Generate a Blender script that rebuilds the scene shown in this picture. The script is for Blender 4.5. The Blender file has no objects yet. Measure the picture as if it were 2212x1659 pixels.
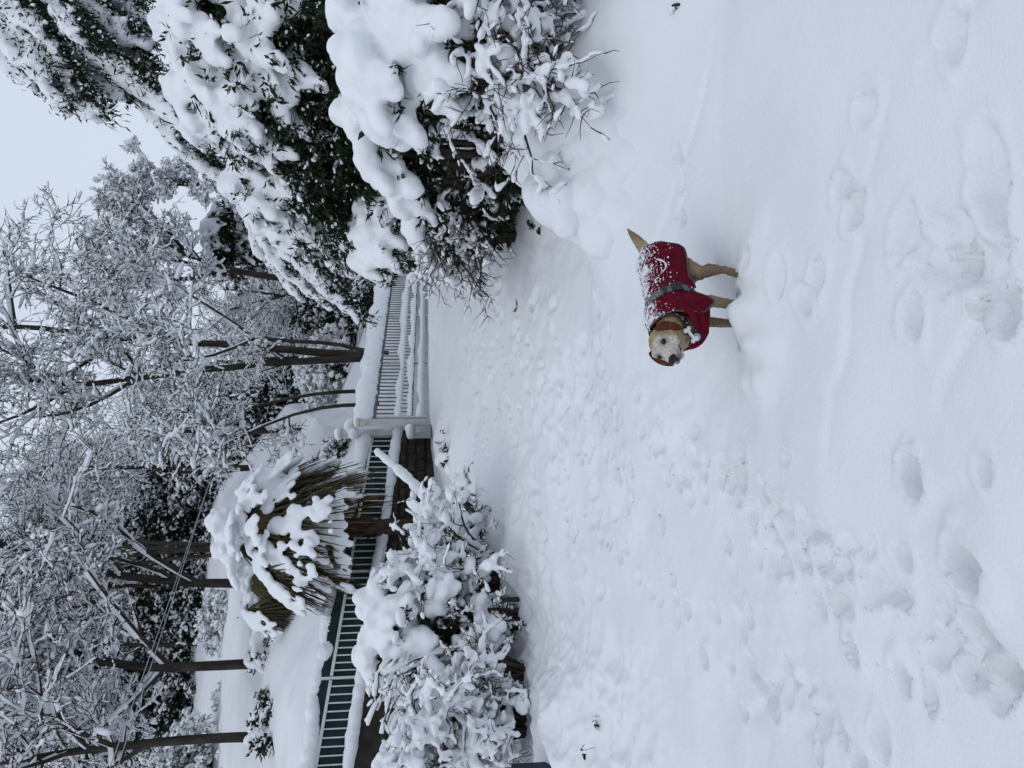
import bpy, math, random
import numpy as np
from mathutils import Vector, Matrix

R_ = math.radians
scene = bpy.context.scene
C = scene.collection

# ------------------------------------------------------------------ camera
# The photograph is a portrait picture stored on its side: the camera is rolled by 90 degrees.
PITCH = R_(6.5)
CAM = Vector((0.0, 0.0, 1.5))
FWD = Vector((0, math.cos(PITCH), -math.sin(PITCH)))
UPV = Vector((0, math.sin(PITCH), math.cos(PITCH)))
RGT = Vector((1, 0, 0))
cam_d = bpy.data.cameras.new('camera')
cam = bpy.data.objects.new('camera', cam_d)
C.objects.link(cam)
m = Matrix.Identity(4)
for i in range(3):
    m[i][0] = -UPV[i]
    m[i][1] = RGT[i]
    m[i][2] = -FWD[i]
    m[i][3] = CAM[i]
cam.matrix_world = m
cam_d.sensor_width = 36.0
cam_d.lens = 26.0
cam_d.clip_start = 0.05
cam_d.clip_end = 600
scene.camera = cam

# ------------------------------------------------------------------ overcast sky and soft sun
SUN_EL, SUN_AZ = R_(52), R_(215)
world = bpy.data.worlds.new('World')
scene.world = world
world.use_nodes = True
nt = world.node_tree
nt.nodes.clear()
sky = nt.nodes.new('ShaderNodeTexSky')
sky.sky_type = 'NISHITA'
sky.sun_disc = False
sky.sun_elevation = SUN_EL
sky.sun_rotation = SUN_AZ
sky.dust_density = 3.0
mixs = nt.nodes.new('ShaderNodeMix')
mixs.data_type = 'RGBA'
mixs.inputs[0].default_value = 0.93
mixs.inputs[7].default_value = (6.85, 7.65, 8.95, 1)      # even cloud cover
bg = nt.nodes.new('ShaderNodeBackground')
bg.inputs[1].default_value = 0.1
wo = nt.nodes.new('ShaderNodeOutputWorld')
nt.links.new(sky.outputs[0], mixs.inputs[6])
nt.links.new(mixs.outputs[2], bg.inputs[0])
nt.links.new(bg.outputs[0], wo.inputs[0])

sun_d = bpy.data.lights.new('sun', 'SUN')
sun_d.energy = 0.5
sun_d.angle = R_(35)
sun_d.color = (1.0, 0.97, 0.93)
sun = bpy.data.objects.new('sun', sun_d)
C.objects.link(sun)
sd = Vector((math.sin(SUN_AZ) * math.cos(SUN_EL), math.cos(SUN_AZ) * math.cos(SUN_EL), math.sin(SUN_EL)))
sun.rotation_euler = sd.to_track_quat('Z', 'Y').to_euler()

scene.view_settings.view_transform = 'Standard'
scene.view_settings.look = 'None'
scene.view_settings.exposure = 0.0
scene.view_settings.gamma = 1.0
scene.view_settings.use_curve_mapping = False

# ------------------------------------------------------------------ helpers
K = 1024.0 / 2212.0


def W(x, y, d):
    """World point at forward distance d seen at (x, y) of the 2212 x 1659 view of the photograph."""
    u = (1659 - y) * K
    v = x * K
    a = (u - 384) / 740.0
    b = (512 - v) / 740.0
    di = FWD + RGT * a + UPV * b
    return CAM + di * (d / di.y)


def nrm(a):
    return a / np.maximum(np.linalg.norm(a, axis=-1, keepdims=True), 1e-9)


def _h(i, j, k, s):
    n = (i.astype(np.int64) * 73856093) ^ (j.astype(np.int64) * 19349663) ^ (k.astype(np.int64) * 83492791) ^ (s * 2654435)
    n = (n ^ (n >> 13)) * 1274126177
    n = n ^ (n >> 16)
    return (n & 0xFFFF) / 32767.5 - 1.0


def noise3(p, s=0):
    f = np.floor(p)
    t = p - f
    t = t * t * (3 - 2 * t)
    i, j, k = [f[:, q].astype(np.int64) for q in range(3)]
    out = 0
    for a in (0, 1):
        wa = t[:, 0] if a else 1 - t[:, 0]
        for b in (0, 1):
            wb = t[:, 1] if b else 1 - t[:, 1]
            for c in (0, 1):
                wc = t[:, 2] if c else 1 - t[:, 2]
                out = out + wa * wb * wc * _h(i + a, j + b, k + c, s)
    return out


def noise2(x, y, s=0):
    fx, fy = np.floor(x), np.floor(y)
    tx, ty = x - fx, y - fy
    tx = tx * tx * (3 - 2 * tx)
    ty = ty * ty * (3 - 2 * ty)
    i, j = fx.astype(np.int64), fy.astype(np.int64)
    k = np.zeros_like(i)
    return ((1 - tx) * (1 - ty) * _h(i, j, k, s) + tx * (1 - ty) * _h(i + 1, j, k, s)
            + (1 - tx) * ty * _h(i, j + 1, k, s) + tx * ty * _h(i + 1, j + 1, k, s))


def mesh_np(name, V, F, smooth=True, mats=None, mat_idx=None):
    """V (n,3); F list of (k, m) index arrays."""
    me = bpy.data.meshes.new(name)
    if isinstance(F, np.ndarray):
        F = [F]
    F = [np.asarray(f, dtype=np.int32) for f in F if len(f)]
    V = np.asarray(V, dtype=np.float32)
    me.vertices.add(len(V))
    me.vertices.foreach_set('co', V.ravel())
    nl = sum(f.size for f in F)
    npoly = sum(len(f) for f in F)
    me.loops.add(nl)
    me.loops.foreach_set('vertex_index', np.concatenate([f.ravel() for f in F]))
    me.polygons.add(npoly)
    tot = np.concatenate([np.full(len(f), f.shape[1], np.int32) for f in F])
    start = np.concatenate([[0], np.cumsum(tot)[:-1]]).astype(np.int32)
    me.polygons.foreach_set('loop_start', start)
    me.polygons.foreach_set('use_smooth', np.full(npoly, smooth))
    if mat_idx is not None:
        me.polygons.foreach_set('material_index', mat_idx.astype(np.int32))
    for mm in (mats or []):
        me.materials.append(mm)
    me.update(calc_edges=True)
    return me


class Geo:
    """Collects numpy geometry and links it as ONE mesh object."""

    def __init__(self):
        self.v, self.f, self.n = [], [], 0

    def add(self, V, F):
        if isinstance(F, np.ndarray):
            F = [F]
        self.v.append(np.asarray(V, float).reshape(-1, 3))
        for f in F:
            if len(f):
                self.f.append(np.asarray(f) + self.n)
        self.n += len(self.v[-1])
        return self

    def box(self, c, s, M=None):
        c = np.asarray(c, float)
        h = np.asarray(s, float) / 2
        q = np.array([[x, y, z] for x in (-1, 1) for y in (-1, 1) for z in (-1, 1)], float) * h
        if M is not None:
            q = q @ np.asarray(M, float).T
        return self.add(q + c, np.array([[0, 1, 3, 2], [4, 6, 7, 5], [0, 4, 5, 1], [2, 3, 7, 6], [0, 2, 6, 4], [1, 5, 7, 3]]))

    def bar(self, a, b, w, t, up=(0, 0, 1)):
        """Rectangular bar from a to b, w wide along the cross direction and t along 'up'."""
        a, b = np.asarray(a, float), np.asarray(b, float)
        d = b - a
        L = np.linalg.norm(d)
        d = d / L
        s = np.cross(d, up)
        s = s / np.linalg.norm(s)
        n = np.cross(s, d)
        return self.box((a + b) / 2, (L, w, t), np.stack([d, s, n], 1))

    def tube(self, pts, r, n=8):
        V, F = tube_chain(np.asarray(pts, float), np.asarray(r, float), n)
        return self.add(V, F)

    def data(self):
        return np.concatenate(self.v), self.f

    def build(self, name, mat, parent=None, smooth=True, origin=None):
        V, F = self.data()
        return obj_np(name, V, F, mat, parent, smooth, origin)


def obj_np(name, V, F, mat, parent=None, smooth=True, origin=None):
    V = np.asarray(V, float)
    if origin is None and parent is not None:
        origin = parent.location
    if origin is not None:
        V = V - np.array(origin)
    me = mesh_np(name, V, F, smooth, [mat])
    o = bpy.data.objects.new(name, me)
    C.objects.link(o)
    if parent is not None:
        o.parent = parent
        # grand-parts: V is relative to the parent's own origin, which sits at its parent's origin
    elif origin is not None:
        o.location = origin
    return o


LOOSE = ('foliage', 'twigs', 'snow_on_twigs', 'snow_load', 'leaf_stubs')    # masses of leaves, twigs and lumps nobody could count


def sub(name, geo, mat, parent, origin, smooth=True):
    """A part or sub-part: geometry in world space, origin = its thing's base (rotation-free things)."""
    V, F = geo.data() if isinstance(geo, Geo) else geo
    me = mesh_np(name, np.asarray(V, float) - np.array(origin), F, smooth, [mat])
    o = bpy.data.objects.new(name, me)
    C.objects.link(o)
    o.parent = parent
    if name in LOOSE:
        o['kind'] = 'stuff'
    return o


def thing(name, loc, label, cat, group=None):
    o = bpy.data.objects.new(name, None)
    o.empty_display_size = 0.2
    C.objects.link(o)
    o.location = loc
    o['label'] = label
    o['category'] = cat
    if group:
        o['group'] = group
    return o


def tag(o, label, cat, group=None):
    o['label'] = label
    o['category'] = cat
    if group:
        o['group'] = group
    return o


def dup(root, loc, rz, sc, label, group=None, name=None):
    r = root.copy()
    C.objects.link(r)
    r.location = loc
    r.rotation_euler = (0, 0, rz)
    r.scale = (sc, sc, sc) if not isinstance(sc, tuple) else sc
    r['label'] = label
    if group:
        r['group'] = group
    for ch in list(root.children):
        c = ch.copy()
        C.objects.link(c)
        c.parent = r
        for g in list(ch.children):
            d = g.copy()
            C.objects.link(d)
            d.parent = c
    return r


def tube_chain(P, r, n=8, cap=True):
    m_ = len(P)
    T = np.gradient(P, axis=0)
    T = nrm(T)
    ref = np.array([0.0, 0, 1]) if abs(T[0][2]) < 0.8 else np.array([1.0, 0, 0])
    A = np.cross(T, ref)
    A = nrm(A)
    B = np.cross(T, A)
    an = np.linspace(0, 2 * np.pi, n, endpoint=False)
    ring = A[:, None, :] * np.cos(an)[None, :, None] + B[:, None, :] * np.sin(an)[None, :, None]
    V = (P[:, None, :] + ring * np.asarray(r)[:, None, None]).reshape(-1, 3)
    i = np.arange(m_ - 1)[:, None] * n
    k = np.arange(n)[None, :]
    k2 = (k + 1) % n
    F = np.stack([i + k, i + k2, i + n + k2, i + n + k], -1).reshape(-1, 4)
    fs = [F]
    if cap:
        fs.append(np.arange(n)[::-1][None, :])
        fs.append((np.arange(n) + (m_ - 1) * n)[None, :])
    return V, fs


def tubes(P0, P1, R0, R1, n=3, squash=1.0):
    """Many independent tapered prisms."""
    d = nrm(P1 - P0)
    ref = np.where(np.abs(d[:, 2:3]) < 0.9, np.array([[0.0, 0, 1]]), np.array([[1.0, 0, 0]]))
    A = nrm(np.cross(d, ref))
    B = np.cross(A, d)
    an = np.linspace(0, 2 * np.pi, n, endpoint=False) + 0.5
    ring = A[:, None, :] * np.cos(an)[None, :, None] + B[:, None, :] * (np.sin(an) * squash)[None, :, None]
    a = P0[:, None, :] + ring * R0[:, None, None]
    b = P1[:, None, :] + ring * R1[:, None, None]
    V = np.concatenate([a, b], 1).reshape(-1, 3)
    base = np.arange(len(P0))[:, None] * (2 * n)
    k = np.arange(n)[None, :]
    k2 = (k + 1) % n
    F = np.stack([base + k, base + k2, base + n + k2, base + n + k], -1).reshape(-1, 4)
    return V, F


def ico(sub_):
    import bmesh
    bm = bmesh.new()
    bmesh.ops.create_icosphere(bm, subdivisions=sub_, radius=1.0)
    V = np.array([v.co[:] for v in bm.verts])
    F = np.array([[v.index for v in f.verts] for f in bm.faces])
    bm.free()
    return V, F


ICO1, ICO2, ICO3 = ico(1), ico(2), ico(3)


def blobs(Cn, Rr, rot=None, base=ICO1):
    """Ellipsoids at Cn (n,3) with radii Rr (n,3), optional rotation matrices (n,3,3)."""
    bv, bf = base
    q = bv[None] * np.asarray(Rr)[:, None, :]
    if rot is not None:
        q = np.einsum('nij,nkj->nki', rot, q)
    V = (q + np.asarray(Cn)[:, None, :]).reshape(-1, 3)
    F = (bf[None] + (np.arange(len(Cn)) * len(bv))[:, None, None]).reshape(-1, 3)
    return V, F


def frame_from(t):
    """Rotation matrices whose x axis is t and whose z axis is as upright as possible."""
    t = nrm(t)
    z = np.tile(np.array([[0.0, 0, 1]]), (len(t), 1))
    y = np.cross(z, t)
    bad = np.linalg.norm(y, axis=1) < 1e-3
    y[bad] = (0, 1, 0)
    y = nrm(y)
    z = np.cross(t, y)
    return np.stack([t, y, z], -1)


def remesh(V, F, voxel, smooth=4, namp=0.0, nscale=10.0, seed=0):
    """Fuse overlapping closed shapes into one smooth skin."""
    me = mesh_np('tmp', V, F)
    o = bpy.data.objects.new('tmp', me)
    C.objects.link(o)
    md = o.modifiers.new('r', 'REMESH')
    md.mode = 'VOXEL'
    md.voxel_size = voxel
    if smooth:
        ms = o.modifiers.new('s', 'SMOOTH')
        ms.factor = 0.5
        ms.iterations = smooth
    dg = bpy.context.evaluated_depsgraph_get()
    ev = o.evaluated_get(dg)
    m2 = bpy.data.meshes.new_from_object(ev)
    n = len(m2.vertices)
    v = np.empty(n * 3, np.float32)
    m2.vertices.foreach_get('co', v)
    v = v.reshape(-1, 3).astype(float)
    nn = np.empty(n * 3, np.float32)
    m2.vertices.foreach_get('normal', nn)
    nn = nn.reshape(-1, 3)
    li = np.empty(len(m2.loops), np.int32)
    m2.loops.foreach_get('vertex_index', li)
    ls = np.empty(len(m2.polygons), np.int32)
    m2.polygons.foreach_get('loop_total', ls)
    st = np.empty(len(m2.polygons), np.int32)
    m2.polygons.foreach_get('loop_start', st)
    out = []
    for k in (3, 4):
        s = st[ls == k]
        if len(s):
            out.append(li[s[:, None] + np.arange(k)[None]])
    bpy.data.objects.remove(o)
    bpy.data.meshes.remove(me)
    bpy.data.meshes.remove(m2)
    if namp:
        dsp = noise3(v * nscale, seed) * 0.6 + noise3(v * nscale * 2.3, seed + 1) * 0.4
        v = v + nn * (dsp * namp)[:, None]
    return v, out


def leaf_quads(P, D, N, L, Wd):
    S = nrm(np.cross(D, N))
    N2 = np.cross(S, D)
    L = np.asarray(L)[:, None]
    Wd = np.asarray(Wd)[:, None]
    mid = P + D * L * 0.45
    V = np.stack([P, mid + S * Wd * 0.5 - N2 * Wd * 0.15, P + D * L, mid - S * Wd * 0.5 - N2 * Wd * 0.15], 1).reshape(-1, 3)
    F = np.arange(len(P) * 4).reshape(-1, 4)
    return V, F


# ------------------------------------------------------------------ materials
def mat(name, col, rough=0.8, col2=None, scale=8.0, detail=4.0, bump=0.0, bscale=30.0, spec=0.3, stretch=None, lo=0.35, hi=0.65, attr=None):
    mt = bpy.data.materials.new(name)
    mt.use_nodes = True
    n = mt.node_tree.nodes
    l = mt.node_tree.links
    b = n['Principled BSDF']
    b.inputs['Roughness'].default_value = rough
    b.inputs['Specular IOR Level'].default_value = spec
    b.inputs['Base Color'].default_value = (*col, 1)
    tc = n.new('ShaderNodeTexCoord')
    src = tc.outputs['Object']
    if stretch:
        mp = n.new('ShaderNodeMapping')
        mp.inputs['Scale'].default_value = stretch
        l.new(src, mp.inputs[0])
        src = mp.outputs[0]
    if col2 is not None:
        tx = n.new('ShaderNodeTexNoise')
        tx.inputs['Scale'].default_value = scale
        tx.inputs['Detail'].default_value = detail
        l.new(src, tx.inputs['Vector'])
        rp = n.new('ShaderNodeMapRange')
        rp.inputs[1].default_value = lo
        rp.inputs[2].default_value = hi
        l.new(tx.outputs['Fac'], rp.inputs[0])
        mx = n.new('ShaderNodeMix')
        mx.data_type = 'RGBA'
        mx.inputs[6].default_value = (*col, 1)
        mx.inputs[7].default_value = (*col2, 1)
        l.new(rp.outputs[0], mx.inputs[0])
        l.new(mx.outputs[2], b.inputs['Base Color'])
    if attr:
        at = n.new('ShaderNodeAttribute')
        at.attribute_name = attr
        tx = n.new('ShaderNodeTexNoise')
        tx.inputs['Scale'].default_value = 90
        tx.inputs['Detail'].default_value = 5
        l.new(src, tx.inputs['Vector'])
        mr = n.new('ShaderNodeMapRange')
        mr.inputs[1].default_value = 0.3
        mr.inputs[2].default_value = 0.7
        mr.inputs[3].default_value = 0.7
        mr.inputs[4].default_value = 1.25
        l.new(tx.outputs['Fac'], mr.inputs[0])
        mx = n.new('ShaderNodeMix')
        mx.data_type = 'RGBA'
        mx.blend_type = 'MULTIPLY'
        mx.inputs[0].default_value = 1.0
        l.new(at.outputs['Color'], mx.inputs[6])
        l.new(mr.outputs[0], mx.inputs[7])
        l.new(mx.outputs[2], b.inputs['Base Color'])
    if bump:
        t2 = n.new('ShaderNodeTexNoise')
        t2.inputs['Scale'].default_value = bscale
        t2.inputs['Detail'].default_value = 6
        l.new(src, t2.inputs['Vector'])
        bp = n.new('ShaderNodeBump')
        bp.inputs['Strength'].default_value = bump
        bp.inputs['Distance'].default_value = 0.02
        l.new(t2.outputs['Fac'], bp.inputs['Height'])
        l.new(bp.outputs[0], b.inputs['Normal'])
    return mt


M = {}
M['ground'] = mat('lawn_snow', (0.725, 0.74, 0.765), 0.75, (0.765, 0.78, 0.80), 1.5, 4, 0.24, 70, 0.15)
M['snow'] = mat('soft_snow', (0.77, 0.79, 0.815), 0.75, (0.81, 0.825, 0.845), 3, 3, 0.30, 45, 0.15)
M['bark'] = mat('wet_bark', (0.026, 0.022, 0.019), 0.9, (0.060, 0.052, 0.044), 9, 6, 0.6, 40, 0.08, (1, 1, 0.25))
M['twig'] = mat('shrub_twig', (0.028, 0.022, 0.018), 0.85, (0.058, 0.045, 0.036), 14, 4, 0.3, 60)
M['leaf'] = mat('evergreen_leaf', (0.009, 0.016, 0.009), 0.7, (0.030, 0.043, 0.020), 5, 5, 0, 30, 0.10)
M['needle'] = mat('conifer_needle', (0.012, 0.019, 0.013), 0.8, (0.032, 0.043, 0.027), 6, 5, 0, 30, 0.08)
M['greyleaf'] = mat('grey_green_leaf', (0.09, 0.11, 0.085), 0.8, (0.17, 0.19, 0.16), 8, 5)
M['frond'] = mat('palm_frond', (0.035, 0.040, 0.014), 0.6, (0.085, 0.062, 0.028), 7, 5)
M['deadfrond'] = mat('dry_palm_frond', (0.075, 0.042, 0.020), 0.8, (0.14, 0.075, 0.034), 7, 5)
M['palmbark'] = mat('palm_fibre', (0.030, 0.022, 0.017), 0.95, (0.070, 0.052, 0.040), 18, 6, 0.9, 50, 0.1, (1, 1, 0.4))
M['paint'] = mat('worn_pale_paint', (0.50, 0.51, 0.49), 0.5, (0.30, 0.30, 0.27), 14, 6, 0.1, 60, 0.4, None, 0.5, 0.75)
M['whitepaint'] = mat('white_fence_paint', (0.62, 0.64, 0.63), 0.45, (0.52, 0.54, 0.52), 10, 5)
M['rust'] = mat('weathered_rail', (0.10, 0.10, 0.095), 0.7, (0.33, 0.34, 0.32), 22, 6)
M['gatebar'] = mat('dull_grey_bar_paint', (0.055, 0.056, 0.053), 0.7, (0.15, 0.15, 0.145), 22, 6)
M['mesh'] = mat('dark_green_screen', (0.010, 0.026, 0.028), 0.75, (0.018, 0.040, 0.042), 5, 5, 0.25, 140, 0.15)
M['stone'] = mat('old_mossy_stone', (0.028, 0.026, 0.020), 0.95, (0.060, 0.054, 0.042), 6, 6, 0.7, 25, 0.1)
M['mortar'] = mat('dark_joint', (0.020, 0.018, 0.015), 1.0, (0.035, 0.031, 0.026), 8, 4)
M['render'] = mat('grey_garden_wall_plaster', (0.22, 0.215, 0.20), 0.9, (0.30, 0.29, 0.27), 4, 5, 0.2, 40)
M['boxgrey'] = mat('control_box_grey', (0.24, 0.26, 0.27), 0.5, (0.30, 0.32, 0.33), 6, 3)
M['amber'] = mat('amber_plastic', (0.70, 0.36, 0.02), 0.3, (0.62, 0.30, 0.02), 6, 3)
M['redlabel'] = mat('red_label', (0.45, 0.06, 0.05), 0.5)
M['whitelabel'] = mat('white_label', (0.75, 0.75, 0.75), 0.5)
M['cable'] = mat('cable_sheath', (0.30, 0.31, 0.33), 0.7)
M['drywood'] = mat('old_dark_timber', (0.040, 0.024, 0.016), 0.9, (0.085, 0.052, 0.034), 5, 6, 0.5, 40, 0.1, (1, 8, 8))
M['moss'] = mat('mossy_leaf', (0.050, 0.065, 0.012), 0.8, (0.075, 0.088, 0.022), 7, 4)
M['navy'] = mat('navy_post_paint', (0.010, 0.014, 0.035), 0.5, (0.014, 0.019, 0.045), 6, 3)
M['deadleaf'] = mat('fallen_leaf_brown', (0.11, 0.075, 0.03), 0.8, (0.16, 0.11, 0.045), 60, 3)
M['berry'] = mat('red_rose_hip', (0.30, 0.02, 0.02), 0.5)

# ------------------------------------------------------------------ ground
FENCE_R = W(795, 942, 14.3)
FENCE_L = W(700, 1610, 11.05)
GATE_L = W(922, 908, 14.0)
GATE_R = W(914, 594, 21.5)
rng = np.random.default_rng(7)


def bank_line(x):
    y = np.interp(x, [-30, FENCE_L.x, FENCE_R.x, GATE_R.x, 8, 40], [9.0, FENCE_L.y, FENCE_R.y, GATE_R.y, 27, 30])
    return y


def hump(x, y, cx, cy, h, rx, ry, ang=0.0, p=2.0):
    c, s = math.cos(ang), math.sin(ang)
    X, Y = (x - cx) * c + (y - cy) * s, -(x - cx) * s + (y - cy) * c
    q = (np.abs(X / rx) ** p + np.abs(Y / ry) ** p)
    return h * np.exp(-q)


def ground_base(x, y):
    z = np.interp(y, [-8, 0, 2.0, 3.9, 6, 10, 14, 22, 60], [-0.25, -0.17, -0.13, -0.12, 0.14, 0.82, 1.46, 1.50, 1.6])
    # soften the profile
    z = z + 0.02 * np.sin(x * 0.9 + 1.3) * np.exp(-((y - 5) / 4) ** 2)
    # raised planting bank on the right
    t = np.clip((x - 0.9 - 0.10 * np.abs(y - 5.6)) / 1.6, 0, 1) * np.clip((y - 4.0) / 1.5, 0, 1) * np.clip((11.5 - y) / 3, 0, 1)
    z = z + 0.32 * t * t * (3 - 2 * t)
    # left: planted edge
    t = np.clip((-x - 2.0) / 1.5, 0, 1) * np.clip((y - 5.0) / 2.0, 0, 1)
    z = z + 0.14 * t * t * (3 - 2 * t)
    # land behind the fence and the gate
    yb = bank_line(x)
    D = (y - yb) * np.where(x < FENCE_R.x, 0.82, 0.46)
    sl = np.interp(x, [-14, -5, 1, 12], [0.42, 0.39, 0.25, 0.26])
    edge = np.interp(x, [-12, FENCE_L.x, FENCE_R.x - 0.1, FENCE_R.x + 0.25, 3.5], [3.55, 3.22, 2.60, 1.62, 1.5])
    Dp = np.maximum(D, 0)
    up = edge + sl * Dp + np.where(x > FENCE_R.x, 1.45 * (1 - np.exp(-Dp / 1.0)), 0.0)
    far = np.clip((Dp - 30) / 40, 0, 1)
    up = up - far * far * Dp * 0.12
    return np.where(D > 0.1, up, z)


HUMPS = []


def add_h(px, py, d, h, rx, ry, ang=0.0, p=2.0):
    q = W(px, py, d)
    HUMPS.append((q.x, q.y, h, rx, ry, ang, p))


add_h(1205, 400, 5.55, 0.30, 0.46, 0.40, 0.2, 2.6)
add_h(1250, 250, 5.3, 0.30, 0.40, 0.34, 0.3, 2.6)
add_h(1150, 386, 5.95, 0.36, 0.17, 0.15, 0.1, 3.5)
add_h(1178, 330, 5.75, 0.34, 0.19, 0.15, 0.3, 3.5)
add_h(1190, 358, 5.72, -0.10, 0.06, 0.16, 0.2, 2.0)
add_h(1225, 300, 5.5, -0.08, 0.06, 0.14, 0.2, 2.0)
add_h(1215, 440, 5.45, 0.22, 0.22, 0.18, 0.3, 3.0)
add_h(1225, 265, 5.45, 0.16, 0.18, 0.14, 0.0, 3.5)
add_h(1230, 210, 5.35, 0.14, 0.20, 0.16, 0.0, 3.0)
add_h(1260, 480, 5.4, 0.16, 0.40, 0.34, 0.2)
add_h(1290, 120, 5.0, 0.20, 0.55, 0.35, 0.0)
add_h(1360, 30, 4.6, 0.16, 0.5, 0.3, 0.0)
add_h(1130, 1560, 6.6, 0.16, 0.6, 0.5, 0.0)
add_h(1170, 1640, 6.0, 0.22, 0.7, 0.5, 0.0)
add_h(1060, 1250, 8.2, 0.16, 0.8, 0.4, 0.0)
add_h(990, 1010, 10.6, 0.28, 0.9, 0.5, 0.5)
add_h(1030, 1090, 9.2, 0.22, 0.7, 0.4, 0.5)
add_h(940, 960, 12.2, 0.22, 0.6, 0.5, 0.5)

PRINTS = []       # cx, cy, rx, ry, ang, depth, rim


def gpt(px, py):
    """Where the view ray through (px, py) meets the snow."""
    lo, hi = 1.0, 14.0
    for _ in range(40):
        md = (lo + hi) / 2
        q = W(px, py, md)
        if q.z > float(ground_base(np.array([q.x]), np.array([q.y]))[0]):
            lo = md
        else:
            hi = md
    return W(px, py, lo)


def add_p(px, py, rx, ry, ang, dep, rim=0.25):
    q = gpt(px, py)
    PRINTS.append((q.x, q.y, rx, ry, ang, dep, rim))


prs0 = random.Random(2)
# hand-placed footprints: along the tracks in the photograph
for (px, py, rx, ry, a, dep) in [
    (2095, 1225, .17, .10, .4, .17), (1985, 1030, .10, .07, .3, .11), (2078, 572, .08, .06, .2, .12), (1592, 1022, .07, .05, .6, .10),
    (1825, 400, .13, .09, .5, .09), (1850, 440, .10, .08, -.3, .08), (2150, 430, .20, .11, .1, .11), (2140, 330, .16, .10, .4, .07),
    (1770, 592, .11, .08, .2, .07), (1740, 650, .10, .07, .5, .06), (1470, 330, .14, .07, .3, .08), (1470, 400, .14, .06, .1, .07),
    (1985, 680, .12, .07, .2, .08), (2190, 670, .10, .07, .2, .11), (2120, 1355, .09, .06, .5, .11), (1830, 1400, .08, .05, .5, .09),
    (1940, 1465, .08, .06, .2, .09), (2165, 1475, .09, .06, .3, .12), (2000, 1510, .08, .05, .1, .06), (1810, 1580, .13, .05, .9, .09),
    (1890, 1590, .10, .05, .8, .07), (1740, 1560, .16, .05, .8, .06), (1690, 1100, .09, .06, .7, .08), (1640, 1060, .09, .05, .7, .06),
    (1560, 1180, .08, .05, .4, .06), (1700, 1230, .06, .05, .4, .08), (1610, 1330, .08, .05, .3, .06), (1760, 1310, .09, .05, .6, .05),
    (1520, 1420, .08, .05, .5, .07), (1480, 1320, .08, .05, .4, .06), (1440, 1240, .09, .05, .4, .06), (1420, 1130, .09, .05, .3, .06),
    (1330, 1030, .10, .05, .4, .06), (1300, 920, .10, .05, .4, .06), (1420, 915, .10, .04, .4, .06), (1320, 710, .16, .06, .5, .05),
    (1250, 830, .12, .05, .4, .06), (1180, 780, .14, .05, .2, .05), (1690, 1450, .10, .05, .7, .06), (1630, 1480, .10, .05, .7, .05),
    (1470, 470, .10, .05, .7, .06), (1640, 560, .10, .06, .4, .06), (1690, 610, .12, .07, .2, .05), (1870, 230, .10, .07, .2, .04),
    (2060, 90, .12, .08, .2, .05), (1960, 500, .12, .08, .3, .06), (2090, 500, .14, .08, .6, .08), (2150, 1010, .08, .05, .2, .05),
]:
    kk = 0.50 if rx > 0.12 else 0.66
    add_p(px, py, rx * kk, ry * kk, a + prs0.uniform(-.5, .5), dep * (.52 if rx > .12 else .75))
# scattered paw prints in the trampled bands
TR = [[(935, 790), (1090, 800), (1330, 1000), (1640, 1090), (2000, 1330), (2212, 1480)],
      [(960, 900), (1120, 1020), (1300, 1200), (1600, 1450), (1850, 1600)],
      [(1000, 720), (1200, 800), (1420, 920), (1620, 1040), (1800, 1300)],
      [(1960, 560), (2060, 560), (2190, 640)]]
prs = random.Random(5)
for band in TR:
    nb = 75 if len(band) > 4 else 55
    if len(band) == 3:
        nb = 26
    for _ in range(nb):
        i = prs.randrange(len(band) - 1)
        t = prs.random()
        px = band[i][0] * (1 - t) + band[i + 1][0] * t + prs.gauss(0, 32)
        py = band[i][1] * (1 - t) + band[i + 1][1] * t + prs.gauss(0, 34)
        s = prs.uniform(0.6, 1.3)
        add_p(min(px, 2200), py, .055 * s, .04 * s, prs.uniform(0, 3.1), prs.uniform(.02, .05), 0.3)
for _ in range(130):
    px, py = prs.uniform(1000, 1300), prs.uniform(620, 1330)
    add_p(px, py, prs.uniform(.06, .13), prs.uniform(.04, .08), prs.uniform(0, 3.1), prs.uniform(.02, .045), 0.35)

DOGP = gpt(1590, 660)

for (lx, ly, s_) in ((-.008, -.176, 1.1), (-.10, -.10, 1.6), (.11, -.07, 1.1)):
    PRINTS.append((DOGP.x + lx, DOGP.y + ly, .050 * s_, .045 * s_, 0.3, .075, 0.15))


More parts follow.
